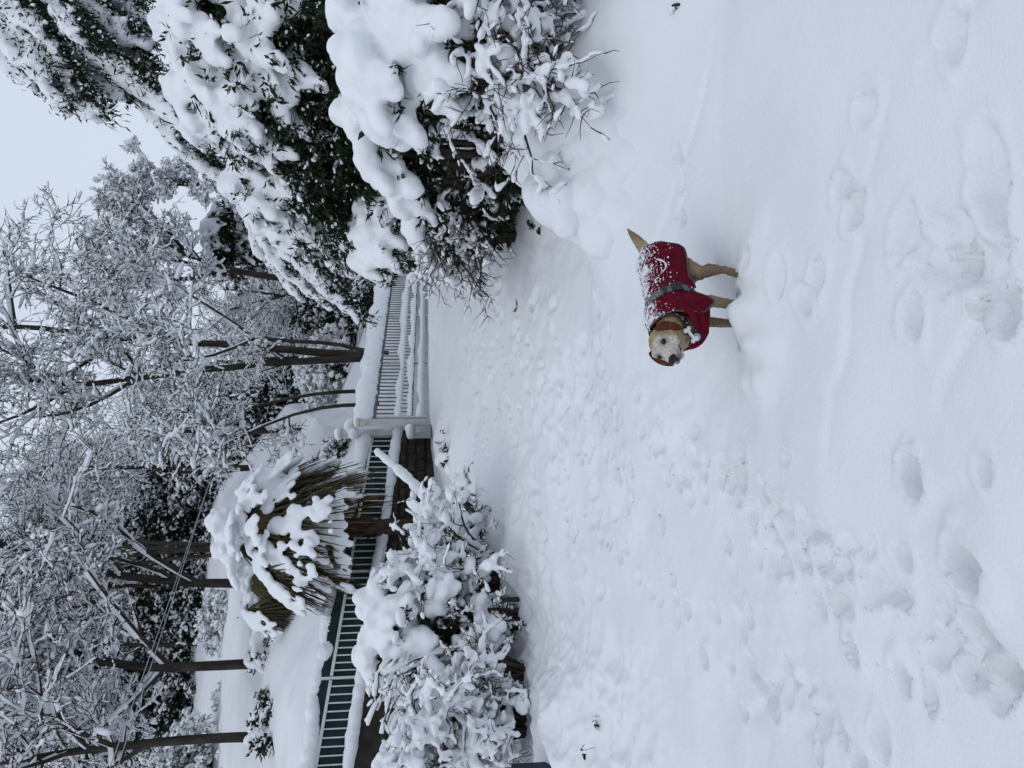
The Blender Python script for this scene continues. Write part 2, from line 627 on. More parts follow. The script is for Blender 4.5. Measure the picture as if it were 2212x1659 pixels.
def ground(x, y, fine=True):
    z = ground_base(x, y)
    for (cx, cy, h, rx, ry, an, p) in HUMPS:
        mk = (np.abs(x - cx) < 4 * max(rx, ry)) & (np.abs(y - cy) < 4 * max(rx, ry))
        if mk.any():
            z[mk] += hump(x[mk], y[mk], cx, cy, h, rx, ry, an, p)
    behind = y > bank_line(x)
    # undulation
    z = z + 0.035 * noise2(x * 0.8, y * 0.8, 3) + 0.016 * noise2(x * 2.1, y * 2.1, 4)
    z = z + np.where(behind, 0.10 * noise2(x * 0.5, y * 0.5, 9) + 0.05 * noise2(x * 1.7, y * 1.7, 8), 0)
    if not fine:
        return z
    # lumpy trampled zones
    tm = np.clip(1.2 - np.abs((x + 0.9 + (y - 6) * -0.22)) / 1.9, 0, 1) * np.clip((y - 2.2) / 2, 0.25, 1) * (~behind)
    n1 = noise2(x * 5.2 + 3.1, y * 5.2, 21)
    n2 = noise2(x * 11.0, y * 11.0 + 1.7, 22)
    n3 = noise2(x * 24.0, y * 24.0, 23)
    sel = np.clip(0.5 + 0.9 * noise2(x * 1.1, y * 1.1, 31), 0, 1)
    z = z + tm * sel * (0.028 * n1 + 0.012 * n2 + 0.004 * n3) + 0.0045 * n1 + 0.0012 * n3
    # lumps of low covered plants on the left edge
    lm = np.clip((-x - 1.75 - (y - 6) * 0.1) / 0.7, 0, 1) * np.clip((y - 4.4) / 0.9, 0, 1) * (~behind)
    z = z + lm * (0.085 * (1 - np.abs(noise2(x * 3.4, y * 3.4, 41))) ** 1.5 + 0.045 * (1 - np.abs(noise2(x * 8.0, y * 8.0, 42))) ** 2 + 0.018 * noise2(x * 19.0, y * 19.0, 43) - 0.07)
    # rilled face of the mound under the bush
    mm = np.clip((x - 0.8) / 0.6, 0, 1) * np.clip((y - 4.6) / 0.8, 0, 1) * np.clip((8 - y) / 2, 0, 1)
    z = z + mm * (0.032 * noise2(x * 5.0, y * 3.0, 51) + 0.014 * noise2(x * 14.0, y * 8.0, 52) + 0.006 * n3)
    # sliding creases on the right-hand slope
    for (ax, ay, bx, by, wd, hh) in CREASES:
        dx, dy = bx - ax, by - ay
        L2 = dx * dx + dy * dy
        t = np.clip(((x - ax) * dx + (y - ay) * dy) / L2, 0, 1)
        wob = 0.16 * noise2(x * 1.6, y * 1.6, 61) + 0.04 * noise2(x * 6, y * 6, 62)
        sdist = ((x - ax) * dy - (y - ay) * dx) / math.sqrt(L2) + wob
        e = np.sin(np.pi * np.clip(t, 0, 1)) ** 0.6
        z = z - 0.7 * hh * e * np.exp(-np.abs(sdist) / wd) * np.where(sdist > 0, 1.0, np.exp(-np.abs(sdist) / (0.25 * wd)))
    dn, upr = np.zeros_like(z), np.zeros_like(z)
    for (cx, cy, rx, ry, an, dep, rim) in PRINTS:
        R = 2.4 * max(rx, ry)
        j0, j1 = np.searchsorted(GY, [cy - R, cy + R])
        i0, i1 = np.searchsorted(GX, [cx - R, cx + R])
        if j1 <= j0 or i1 <= i0:
            continue
        xx, yy = x[j0:j1, i0:i1], y[j0:j1, i0:i1]
        c, s = math.cos(an), math.sin(an)
        X, Y = (xx - cx) * c + (yy - cy) * s, -(xx - cx) * s + (yy - cy) * c
        q = np.sqrt((X / rx) ** 2 + (Y / ry) ** 2) * (1 + 0.34 * noise2(xx * 10, yy * 10, 71) + 0.10 * noise2(xx * 30, yy * 30, 72))
        t = np.clip((1.2 - q) / 0.60, 0, 1)
        dn[j0:j1, i0:i1] = np.minimum(dn[j0:j1, i0:i1], -1.25 * dep * t * t * (3 - 2 * t))
        upr[j0:j1, i0:i1] = np.maximum(upr[j0:j1, i0:i1], dep * rim * np.exp(-((q - 1.45) / 0.30) ** 2))
    z = z + np.clip(-dn / 0.05, 0, 1) * (0.006 * n3 + 0.008 * n2 + 0.012 * np.abs(n1))
    z = z + dn + np.where(dn < -0.01, 0.0, upr * np.clip(1 + dn / 0.01, 0, 1))
    # snow pushed up round the dog's legs, on the near side
    dd = np.sqrt(((x - DOGP.x + 0.08) / 0.40) ** 2 + ((y - DOGP.y + 0.26) / 0.24) ** 2)
    z = z + 0.092 * np.exp(-dd ** 3) * (1 + 0.5 * n1 + 0.25 * n2)
    d2 = np.sqrt(((x - DOGP.x + 0.06) / 0.20) ** 2 + ((y - DOGP.y + 0.26) / 0.10) ** 2)
    z = z + 0.040 * np.exp(-d2 ** 2.5) * (1 + 0.6 * n2)
    return z


def cr(p1, p2, wd, hh):
    a, b = gpt(*p1), gpt(*p2)
    CREASES.append((a.x, a.y, b.x, b.y, wd, hh))


CREASES = []
cr((1460, 520), (1530, 60), 0.07, 0.035)
cr((1400, 640), (1480, 330), 0.05, 0.03)
cr((1760, 1000), (1960, 160), 0.06, 0.03)
cr((1990, 180), (2160, 20), 0.06, 0.05)
cr((1450, 880), (1480, 820), 0.05, 0.03)
cr((1560, 1480), (1900, 1640), 0.05, 0.05)
cr((2040, 900), (2190, 560), 0.06, 0.04)
cr((1900, 600), (2160, 590), 0.05, 0.03)
cr((1960, 1080), (2130, 1010), 0.05, 0.03)


def spaced(breaks, steps):
    out = [breaks[0]]
    for i in range(len(breaks) - 1):
        a, b, s0, s1 = breaks[i], breaks[i + 1], steps[i], steps[i + 1]
        while out[-1] < b - 1e-6:
            t = (out[-1] - a) / (b - a)
            out.append(out[-1] + s0 + (s1 - s0) * t)
    return np.array(out)


GX = spaced([-90, -20, -7, -3.2, 3.2, 7, 20, 90], [5, 0.8, 0.10, 0.020, 0.020, 0.10, 0.8, 5])
GY = spaced([-25, -3, 1.2, 6.0, 15, 30, 120], [2.5, 0.25, 0.016, 0.022, 0.085, 0.30, 4.0])
XX, YY = np.meshgrid(GX, GY)
ZZ = ground(XX, YY)
nx, ny = len(GX), len(GY)
idx = np.arange(nx * ny).reshape(ny, nx)
FQ = np.stack([idx[:-1, :-1], idx[:-1, 1:], idx[1:, 1:], idx[1:, :-1]], -1).reshape(-1, 4)
go = obj_np('snowy_ground', np.stack([XX, YY, ZZ], -1).reshape(-1, 3), FQ, M['ground'])
go['kind'] = 'structure'


def gz(x, y):
    return float(ground(np.array([[x]]), np.array([[y]]), False)[0, 0])


def zfine(x, y):
    """Height of the finished snow sheet at points (nearest grid vertex)."""
    i = np.clip(np.searchsorted(GX, x), 0, nx - 1)
    j = np.clip(np.searchsorted(GY, y), 0, ny - 1)
    return ZZ[j, i]


# rounded lumps of the snow mound at the foot of the big bushes
mc, mr = [], []
for (cx, cy, rr_, dmax) in [(640, 570, 46, 5.95), (690, 512, 56, 5.85), (738, 480, 42, 5.75), (705, 620, 74, 5.8), (765, 600, 82, 5.6), (725, 690, 62, 5.8), (772, 432, 52, 5.6), (770, 335, 44, 5.5),
                            (822, 378, 70, 5.4), (842, 515, 92, 5.4), (862, 640, 92, 5.4), (785, 285, 40, 5.4), (800, 720, 70, 5.5), (900, 450, 80, 5.2), (890, 300, 60, 5.2), (655, 610, 40, 5.9)]:
    px, py = (1300 + cx * 1.2402) / 1.8228, cy * 0.6804
    lo, hi = 3.0, dmax
    for _ in range(24):
        md = (lo + hi) / 2
        q = W(px, py, md)
        if q.z > gz(q.x, q.y):
            lo = md
        else:
            hi = md
    q = W(px, py, lo)
    low_ = cx > 745
    r_m = rr_ * 0.6804 * K / 740 * lo * (1.5 if low_ else 1.0)
    mc.append(np.array(q[:]) + np.array([0, 0.35 * r_m, (-0.80 if low_ else -0.45) * r_m]))
    mr.append(np.array([1.0, 0.95, 0.88]) * r_m)
V, F = blobs(np.array(mc), np.array(mr), None, ICO3)
V, F = remesh(V, F, 0.017, 5, 0.022, 6, 17)
V = V + noise3(V * 24, 19)[:, None] * np.array([0.003, 0.003, 0.004])
mo = obj_np('snow_mound', V, F, M['ground'], None, True, mc[3])
mo['kind'] = 'structure'

# loose crumbs thrown out along the tracks
r = np.random.default_rng(33)
PR = np.array([p[:2] for p in PRINTS])
k = r.integers(0, len(PR), 1300)
cxy = PR[k] + r.normal(0, .09, (1300, 2))
ok = (cxy[:, 1] > 1.5) & (cxy[:, 1] < 13)
cxy = cxy[ok]
sz = np.clip(r.lognormal(-5.5, .5, len(cxy)) * (0.55 + cxy[:, 1] * .07), .0015, .014)
V, F = blobs(np.stack([cxy[:, 0], cxy[:, 1], zfine(cxy[:, 0], cxy[:, 1]) - sz * .1], 1), np.stack([sz * r.uniform(.8, 1.6, len(sz)), sz, sz * .7], 1), frame_from(r.normal(0, 1, (len(sz), 3))), ICO1)
V = V + noise3(V * 80, 7)[:, None] * 0.003
cr_o = obj_np('track_crumbs', V, F, M['ground'], None, True, (0, 5, 0))
cr_o['kind'] = 'stuff'

# ------------------------------------------------------------------ snow lying along things
def snow_run(path, rw, rh, seed, voxel=0.03, step=0.5, jit=0.25, namp=0.012, wave=0.35, thin=0.0):
    """A roll of snow on a path: rw half width across, rh half height."""
    r = np.random.default_rng(seed)
    P = np.asarray(path, float)
    seg = np.linalg.norm(np.diff(P, axis=0), axis=1)
    cum = np.concatenate([[0], np.cumsum(seg)])
    n = max(int(cum[-1] / (rw * step)), 2)
    t = np.linspace(0, cum[-1], n)
    Q = np.stack([np.interp(t, cum, P[:, k]) for k in range(3)], 1)
    T = np.stack([np.gradient(Q[:, k]) for k in range(3)], 1)
    rot = frame_from(T)
    w = 1 + wave * noise2(t * 1.7 + seed, t * 0 + seed, seed) + jit * r.uniform(-1, 1, n)
    rr = np.stack([rw * 1.25 * w, rw * w, rh * w], 1)
    Q = Q + r.normal(0, 1, (n, 3)) * np.array([0.12, 0.12, 0.05]) * rw
    Q[:, 2] += rh * (w - 1) * 0.8
    if thin:
        keep = r.random(n) > thin
        Q, rr, rot = Q[keep], rr[keep], rot[keep]
    V, F = blobs(Q, rr, rot, ICO2)
    return remesh(V, F, voxel, 3, namp, 14, seed)


# ------------------------------------------------------------------ retaining wall with fence on top
fl = np.array(FENCE_L - FENCE_R)
fl[2] = 0
fdir = fl / np.linalg.norm(fl)
fnor = np.array([fdir[1], -fdir[0], 0.0])
if fnor[1] > 0:
    fnor = -fnor                                          # towards the camera


def top_z(s):
    return W(805, 941, 14.3).z * (1 - s) + W(690, 1610, 11.05).z * s


def bot_z(s):
    return W(858, 941, 14.3).z * (1 - s) + W(759, 1610, 11.05).z * s


FL = np.linalg.norm(fl)
FR = np.array([FENCE_R.x, FENCE_R.y, 0.0])


def fp(s, z, off=0.0):
    p = FR + fdir * FL * s + fnor * off
    return np.array([p[0], p[1], z])


SE = 1.16                                                # the fence runs on past the frame's edge
wall = thing('retaining_wall', Vector(fp(0.45, 1.0)), 'dark mossy stone retaining wall under the white barred fence', 'wall')
wo_ = wall.location
core = Geo()
q0, q1 = fp(-0.01, 0), fp(SE, 0)
zt0, zt1 = bot_z(-0.01) - 0.05, bot_z(SE) - 0.05
pts = []
for (s, zt) in ((-0.01, zt0), (SE, zt1)):
    for off in (0.13, -0.25):
        for z in (0.7, zt):
            pts.append(fp(s, z, off))
core.add(np.array(pts), np.array([[0, 1, 3, 2], [4, 6, 7, 5], [0, 4, 5, 1], [2, 3, 7, 6], [0, 2, 6, 4], [1, 5, 7, 3]]))
sub('mortar_core', core, M['mortar'], wall, wo_, False)
wr = random.Random(3)
row = 0
z = 0.95
while z < 3.0:
    hgt = wr.uniform(0.12, 0.19)
    s = -0.005 + wr.uniform(0, 0.03)
    while s < 0.72:
        ln = wr.uniform(0.20, 0.44)
        s1 = s + ln / FL
        zm = min(bot_z(s), bot_z(s1)) - 0.06
        if z + hgt <= zm + 0.04:
            g = Geo()
            h2 = min(z + hgt, zm) - z - 0.018
            if h2 > 0.05:
                a, b = s + 0.008 / FL, s1 - 0.008 / FL
                o1 = 0.155 + wr.uniform(0, 0.035)
                jj = lambda: wr.uniform(-0.012, 0.012)
                V = [fp(a, z, 0.12), fp(b, z, 0.12), fp(b, z + h2, 0.12), fp(a, z + h2, 0.12)]
                ins = 0.018
                V += [fp(a + ins / FL, z + ins + jj(), o1 + jj()), fp(b - ins / FL, z + ins + jj(), o1 + jj()),
                      fp(b - ins / FL, z + h2 - ins + jj(), o1 + jj()), fp(a + ins / FL, z + h2 - ins + jj(), o1 + jj())]
                g.add(np.array(V), np.array([[4, 5, 6, 7], [0, 1, 5, 4], [1, 2, 6, 5], [2, 3, 7, 6], [3, 0, 4, 7]]))
                sub('stone', g, M['stone'], wall, wo_, False)
        s = s1
    z += hgt
cp = Geo()
sv = np.linspace(-0.01, SE, 30)
V, F = snow_run([fp(s, bot_z(s) - 0.02, 0.10) for s in sv], 0.13, 0.095, 11, 0.03, 0.45, 0.12, 0.012, 0.12)
sub('snow_coping', (V, F), M['snow'], wall, wo_)

fence = thing('bar_fence', Vector(fp(0.45, bot_z(0.45))), 'white barred fence backed by dark green screen on the stone wall', 'fence')
fo = fence.location
# screen: one sheet of netting with real thickness, rising above the top rail
g = Geo()
n = 40
ss = np.linspace(0.004, SE, n)
V = []
for s in ss:
    rise = 0.05 + 0.13 * np.clip(s * 1.6, 0, 1) + 0.015 * math.sin(s * 40)
    sag = 0.006 * math.sin(s * 90)
    V += [fp(s, bot_z(s) - 0.02, -0.030 + sag), fp(s, top_z(s) + rise, -0.030 + sag), fp(s, top_z(s) + rise, -0.042 + sag), fp(s, bot_z(s) - 0.02, -0.042 + sag)]
V = np.array(V)
i = np.arange(n - 1)[:, None] * 4
k = np.arange(4)[None]
F = np.stack([i + k, i + (k + 1) % 4, i + 4 + (k + 1) % 4, i + 4 + k], -1).reshape(-1, 4)
g.add(V, F)
sub('screen', g, M['mesh'], fence, fo, False)
sp = [0.0, 0.235, 0.505, 0.825, 1.14]
# y of the posts in the photograph: 941, 1088, 1266, 1478
for a, b in zip(sp[:-1], sp[1:]):
    g = Geo().bar(fp(a + 0.006, top_z(a + 0.006)), fp(b - 0.006, top_z(b - 0.006)), 0.035, 0.045)
    sub('top_rail', g, M['whitepaint'], fence, fo, False)
    g = Geo().bar(fp(a + 0.006, bot_z(a + 0.006) + 0.02), fp(b - 0.006, bot_z(b - 0.006) + 0.02), 0.035, 0.04)
    sub('bottom_rail', g, M['whitepaint'], fence, fo, False)
    nb = max(int(round((b - a) * FL / 0.118)), 2)
    for q in range(1, nb):
        s = a + (b - a) * q / nb
        g = Geo().bar(fp(s, bot_z(s) + 0.04), fp(s, top_z(s) - 0.0225), 0.020, 0.014, fnor)
        sub('bar', g, M['whitepaint'], fence, fo, False)
for q, s in enumerate(sp):
    g = Geo().bar(fp(s, bot_z(s) - 0.06), fp(s, top_z(s) + (0.16 if q > 1 else 0.05)), 0.035, 0.045, fnor)
    sub('post', g, M['whitepaint'], fence, fo, False)
# the cornice of snow that hangs over the screen
path = []
for (y, x) in [(1690, 668), (1640, 677), (1590, 684), (1540, 686), (1500, 690), (1450, 706), (1400, 722), (1360, 725), (1320, 728), (1266, 735), (1200, 751),
               (1150, 761), (1088, 775), (1020, 786), (960, 799)]:
    path.append(W(x - 11, y, 14.3 - (y - 942) * 0.00486 + 0.04)[:])
V, F = snow_run(path, 0.17, 0.13, 13, 0.03, 0.4, 0.15, 0.014, 0.22)
sub('snow_cornice', (V, F), M['snow'], fence, fo)

# ------------------------------------------------------------------ sliding gate
GL, GR = np.array([GATE_L.x, GATE_L.y, 0]), np.array([GATE_R.x, GATE_R.y, 0])
gv = GR - GL
GLEN = np.linalg.norm(gv)
gdir = gv / GLEN
gnor = np.array([gdir[1], -gdir[0], 0.0])
if gnor[1] > 0:
    gnor = -gnor
GB = 1.50


def gp(s, z, off=0.0):
    p = GL + gdir * GLEN * s + gnor * off
    return np.array([p[0], p[1], GB + z])


gate = thing('sliding_gate', Vector(gp(0.5, 0)), 'long pale metal gate of thin bars and loops loaded with snow', 'gate')
gro = gate.location
ZT, ZM, ZL, ZB = 1.00, 0.52, 0.30, 0.10
secs = [0.012, 0.30, 0.62, 0.985]


def gpost(s, z0, z1, w, t):
    return Geo().bar(gp(s, z0), gp(s, z1), w, t, gnor)


for s in secs:
    sub('upright', gpost(s, 0.02, ZT - 0.03, 0.055, 0.05), M['paint'], gate, gro, False)
sub('top_rail', Geo().bar(gp(0.0, ZT), gp(1.0, ZT), 0.07, 0.06), M['gatebar'], gate, gro, False)
for a, b in zip(secs[:-1], secs[1:]):
    e = 0.0275 / GLEN
    sub('middle_rail', Geo().bar(gp(a + e, ZM), gp(b - e, ZM), 0.045, 0.045), M['paint'], gate, gro, False)
    sub('lower_rail', Geo().bar(gp(a + e, ZL), gp(b - e, ZL), 0.04, 0.04), M['gatebar'], gate, gro, False)
    sub('bottom_rail', Geo().bar(gp(a + e, ZB), gp(b - e, ZB), 0.05, 0.05), M['paint'], gate, gro, False)
    nb = int(round((b - a) * GLEN / 0.165))
    for q in range(1, nb):
        s = a + (b - a) * q / nb
        sub('bar', gpost(s, ZM + 0.0225, ZT - 0.03, 0.024, 0.018), M['gatebar'], gate, gro, False)
    for q in range(nb):
        if q % 2 == 0 and q < nb - 1:
            s0, s1 = a + (b - a) * (q + 0.35) / nb, a + (b - a) * (q + 1.45) / nb
            wv = np.linspace(0, math.pi, 9)
            pts = [gp(s0, ZM - 0.0225)] + [gp((s0 + s1) / 2 - (s1 - s0) / 2 * math.cos(t), ZM - 0.10 - 0.085 * math.sin(t)) for t in wv] + [gp(s1, ZM - 0.0225)]
            sub('loop', Geo().tube(pts, [0.012] * len(pts), 5), M['gatebar'], gate, gro)
sv = np.linspace(0, 1, 16)
V, F = snow_run([gp(s, ZT + 0.05 + 0.15, 0.0) for s in np.linspace(0.01, 1.0, 16)], 0.15, 0.20, 21, 0.035, 0.35, 0.10, 0.015, 0.16)
sub('snow_on_top_rail', (V, F), M['snow'], gate, gro)
for nm, zz, rw, rh, sd_ in (('snow_on_middle_rail', ZM + 0.055, 0.055, 0.065, 22), ('snow_on_lower_rail', ZL + 0.05, 0.055, 0.06, 23), ('snow_on_bottom_rail', ZB + 0.05, 0.055, 0.05, 24)):
    V, F = snow_run([gp(s, zz) for s in np.linspace(0.02, 0.98, 40)], rw, rh, sd_, 0.022, 0.6, 0.2, 0.008, 0.45)
    sub(nm, (V, F), M['snow'], gate, gro)

# posts at the gate's near end
def simple_post(name, x, y0, y1, d, label, cat, wpx, matl, thick, capsnow, cap=True):
    """Post standing between photo rows x=y0 (foot) and x=y1 (head)."""
    a, b = W(y0, x, d), W(y1, x, d)
    b.x, b.y = a.x, a.y
    t = thing(name, a, label, cat)
    w = wpx * K / 740 * d
    z1 = b.z
    sub('shaft', Geo().box(((a.x), a.y, (a.z - 0.3 + z1) / 2), (w, thick, z1 - a.z + 0.3)), matl, t, a, False)
    if cap:
        sub('cap', Geo().box((a.x, a.y, z1 + 0.014), (w * 1.25, thick * 1.25, 0.026)), matl, t, a, False)
    if capsnow:
        V, F = blobs(np.array([[a.x, a.y, z1 + 0.03 + capsnow * 0.6], [a.x + w * .2, a.y, z1 + 0.03 + capsnow * 0.9], [a.x - w * .2, a.y - 0.02, z1 + 0.03 + capsnow * 0.5]]),
                     np.array([[w * .7, thick * .7, capsnow], [w * .5, thick * .5, capsnow * .9], [w * .55, thick * .55, capsnow * .8]]), None, ICO3)
        V, F = remesh(V, F, 0.018, 3, 0.006, 18, 5)
        sub('snow_cap', (V, F), M['snow'], t, a)
    return t, a, z1


simple_post('gate_post', 912, 925, 776, 13.95, 'tall pale square post at the near end of the sliding gate', 'post', 15, M['paint'], 0.09, 0.05)
t, a, z1 = simple_post('gate_post', 934, 912, 800, 14.25, 'shorter pale post between the tall gate post and the green screen fence', 'post', 9, M['paint'], 0.06, 0.09, False)
sub('bracket', Geo().bar((a.x + 0.09, a.y - 0.12, a.z + 0.55), (a.x + 0.03, a.y, a.z + 0.55), 0.03, 0.03), M['paint'], t, a, False)
t, a, z1 = simple_post('gate_pillar', 936, 920, 738, 14.9, 'broad pale pillar behind the gate post, topped by snow', 'pillar', 19, M['paint'], 0.19, 0.07)

lp = W(767, 917, 14.05)
lamp = thing('warning_lamp', lp, 'small amber warning lamp under a lump of snow by the gate post', 'lamp')
sub('lens', Geo().box((lp.x, lp.y, lp.z), (0.10, 0.085, 0.09)), M['amber'], lamp, lp, False)
sub('base', Geo().box((lp.x, lp.y, lp.z - 0.062), (0.07, 0.07, 0.03)), M['boxgrey'], lamp, lp, False)
V, F = blobs(np.array([[lp.x - 0.02, lp.y - 0.01, lp.z + 0.12], [lp.x + 0.03, lp.y, lp.z + 0.10], [lp.x - 0.16, lp.y, lp.z + 0.03]]), np.array([[.12, .10, .085], [.09, .09, .07], [.13, .11, .10]]), None, ICO3)
V, F = remesh(V, F, 0.018, 3, 0.006, 18, 6)
sub('snow_cap', (V, F), M['snow'], lamp, lp)

bx = W(908, 932, 13.8)
cb = thing('control_box', Vector((bx.x, bx.y, bx.z - 0.12)), 'grey gate motor box with a small red label at the foot of the post', 'control box')
cbo = cb.location
sub('housing', Geo().box((bx.x, bx.y, bx.z - 0.03), (0.24, 0.22, 0.34)), M['boxgrey'], cb, cbo, False)
sub('lid', Geo().box((bx.x, bx.y, bx.z + 0.155), (0.26, 0.24, 0.03)), M['paint'], cb, cbo, False)
lb = sub('label_plate', Geo().box((bx.x + 0.04, bx.y - 0.112, bx.z + 0.04), (0.085, 0.004, 0.075)), M['whitelabel'], cb, cbo, False)
for (dx, dz, w_, h_) in ((0.0, 0.022, 0.07, 0.012), (0.0, -0.022, 0.07, 0.012), (-0.025, 0, 0.014, 0.028), (0.004, 0, 0.014, 0.02), (0.03, 0, 0.012, 0.028)):
    sub('red_mark', Geo().box((bx.x + 0.04 + dx, bx.y - 0.1155, bx.z + 0.04 + dz), (w_, 0.003, h_)), M['redlabel'], lb, cbo, False)
V, F = blobs(np.array([[bx.x, bx.y, bx.z + 0.20], [bx.x + 0.05, bx.y, bx.z + 0.21]]), np.array([[.15, .13, .07], [.09, .10, .08]]), None, ICO3)
V, F = remesh(V, F, 0.018, 3, 0.006, 18, 6)
sub('snow_cap', (V, F), M['snow'], cb, cbo)

# lattice fence beyond the gate's far end
a0, a1 = GR + gdir * 0.25, GR + gdir * 5.0
lat = thing('lattice_fence', Vector((a0[0], a0[1], 1.5)), 'weathered grey lattice fence beyond the far end of the gate', 'fence')
lo_ = lat.location
for (s, nm) in ((0, 'post'), (0.5, 'post'), (1, 'post')):
    p = a0 * (1 - s) + a1 * s
    sub(nm, Geo().box((p[0], p[1], 1.5 + 0.55), (0.09, 0.09, 1.3)), M['rust'], lat, lo_, False)
for zz in (0.1, 0.55, 1.0):
    sub('rail', Geo().bar((a0[0], a0[1], 1.5 + zz), (a1[0], a1[1], 1.5 + zz), 0.05, 0.05), M['rust'], lat, lo_, False)
for q in range(1, 28):
    s = q / 28
    if abs(s - 0.5) < 0.01:
        continue
    p = a0 * (1 - s) + a1 * s + gnor * 0.04
    sub('slat', Geo().box((p[0], p[1], 1.5 + 0.55), (0.025, 0.02, 1.0)), M['rust'], lat, lo_, False)
V, F = snow_run([(a0 * (1 - s) + a1 * s) + np.array([0, 0, 1.5 + 1.1]) for s in np.linspace(0, 1, 12)], 0.10, 0.12, 31, 0.035, 0.4, 0.2)
sub('snow_on_rail', (V, F), M['snow'], lat, lo_)

# low plastered wall behind the left-hand shrubs
b0, b1 = W(1050, 1380, 9.3), W(1050, 1760, 8.2)
pw = thing('garden_wall', Vector((b0.x, b0.y, 0.9)), 'low grey plastered wall glimpsed behind the left hand shrubs', 'wall')
pwo = pw.location
sub('wall_face', Geo().bar((b0.x, b0.y, 0.95), (b1.x, b1.y, 0.95), 0.2, 1.25), M['render'], pw, pwo, False)
V, F = snow_run([(b0.x, b0.y, 1.66), ((b0.x + b1.x) / 2, (b0.y + b1.y) / 2, 1.66), (b1.x, b1.y, 1.66)], 0.16, 0.13, 33, 0.035)
sub('snow_coping', (V, F), M['snow'], pw, pwo)

# dark post at the picture's left edge
p0 = W(1105, 1664, 6.4)
dp = thing('navy_post', Vector((p0.x, p0.y, gz(p0.x, p0.y))), 'dark navy post just cut by the left edge of the view', 'post')
zt_ = W(842, 1664, 6.4).z
sub('shaft', Geo().box((p0.x - 0.045, p0.y, (p0.z + zt_) / 2), (0.11, 0.06, zt_ - p0.z)), M['navy'], dp, dp.location, False)
sub('foot', Geo().box((p0.x - 0.045, p0.y, p0.z - 0.202), (0.15, 0.10, 0.4)), M['navy'], dp, dp.location, False)

# old timber edging in the hollow under the right-hand bush
te = W(1130, 230, 7.0)
tb = thing('timber_edging', Vector((te.x, te.y, gz(te.x, te.y))), 'stacked dark timber sleepers in the hollow under the big bush', 'edging')
for q in range(4):
    zz = te.z - 0.28 + q * 0.17
    sub('sleeper', Geo().bar((te.x - 0.55 + 0.03 * q, te.y + 0.10, zz), (te.x + 0.9, te.y - 0.12, zz), 0.16, 0.155), M['drywood'], tb, tb.location, False)

# two cables across the left-hand trees
for q, (pa, pb, lab) in enumerate((((442, 1042, 17.0), (227, 1664, 11.2), 'upper snow dusted cable slanting across the left hand trees'),
                                   ((452, 1010, 17.2), (243, 1664, 11.0), 'lower snow dusted cable slanting across the left hand trees'))):
    A, B = W(*pa), W(*pb)
    ex = (A - B) * 0.9
    A2, B2 = A + ex, B - (A - B) * 0.4
    ts = np.linspace(0, 1, 40)
    pts = np.array([[*(A2.lerp(B2, t))] for t in ts])
    pts[:, 2] -= 0.10 * np.sin(np.pi * ts)
    V, F = tube_chain(pts, np.full(40, 0.008), 5)
    o = obj_np('cable', V, F, M['cable'], None, True, A)
    tag(o, lab, 'cable', 'cables over the garden')

# fallen leaf
lf = gpt(1122, 670)
V, F = leaf_quads(np.array([[0, 0, 0.012], [0.02, 0.0, 0.012]]), nrm(np.array([[1, .3, .1], [-.3, 1, .4]])), np.array([[0, 0, 1.0], [0, 0, 1.0]]), [0.14, 0.10], [0.06, 0.05])
o = obj_np('fallen_leaf', V, F, M['deadleaf'], None, False, (0, 0, 0))
o.location = (lf.x, lf.y, gz(lf.x, lf.y))
tag(o, 'small curled brown leaf lying alone on the open snow', 'leaf')

# ------------------------------------------------------------------ bare trees under snow
def grow(segs, p, d, L, r, lv, rg, P):
    n = P['n'][lv]
    st = L / n
    wander = P['wander'][lv]
    grav = P['grav'][lv]
    r_end = r * 0.35
    for i in range(n):
        d = Vector((d.x + rg.gauss(0, wander), d.y + rg.gauss(0, wander), d.z + rg.gauss(0, wander) + grav)).normalized()
        q = p + d * st
        ra = r + (r_end - r) * i / n
        rb = r + (r_end - r) * (i + 1) / n
        segs.append((p.x, p.y, p.z, q.x, q.y, q.z, ra, rb, lv))
        p = q
        if lv < P['max'] and (i >= 1 or n < 3):
            for _ in range(P['kids'][lv]):
                if rg.random() < P['prob'][lv]:
                    ang = rg.uniform(0.5, 1.15)
                    ax = d.orthogonal().normalized()
                    ax.rotate(Matrix.Rotation(rg.uniform(0, 6.283), 3, d))
                    nd = d.copy()
                    nd.rotate(Matrix.Rotation(ang, 3, ax))
                    grow(segs, p, nd, L * rg.uniform(*P['len'][lv]), max(rb * 0.62, P.get('rmin', 0.010)), lv + 1, rg, P)


PT = dict(max=4, n=[6, 6, 5, 4, 3], wander=[0.10, 0.14, 0.18, 0.24, 0.28], grav=[0.05, 0.05, 0.02, -0.02, -0.10],
          kids=[2, 2, 2, 2, 0], prob=[0.9, 0.75, 0.66, 0.60, 0], len=[(.55, .8), (.40, .70), (.40, .7), (.4, .7)])


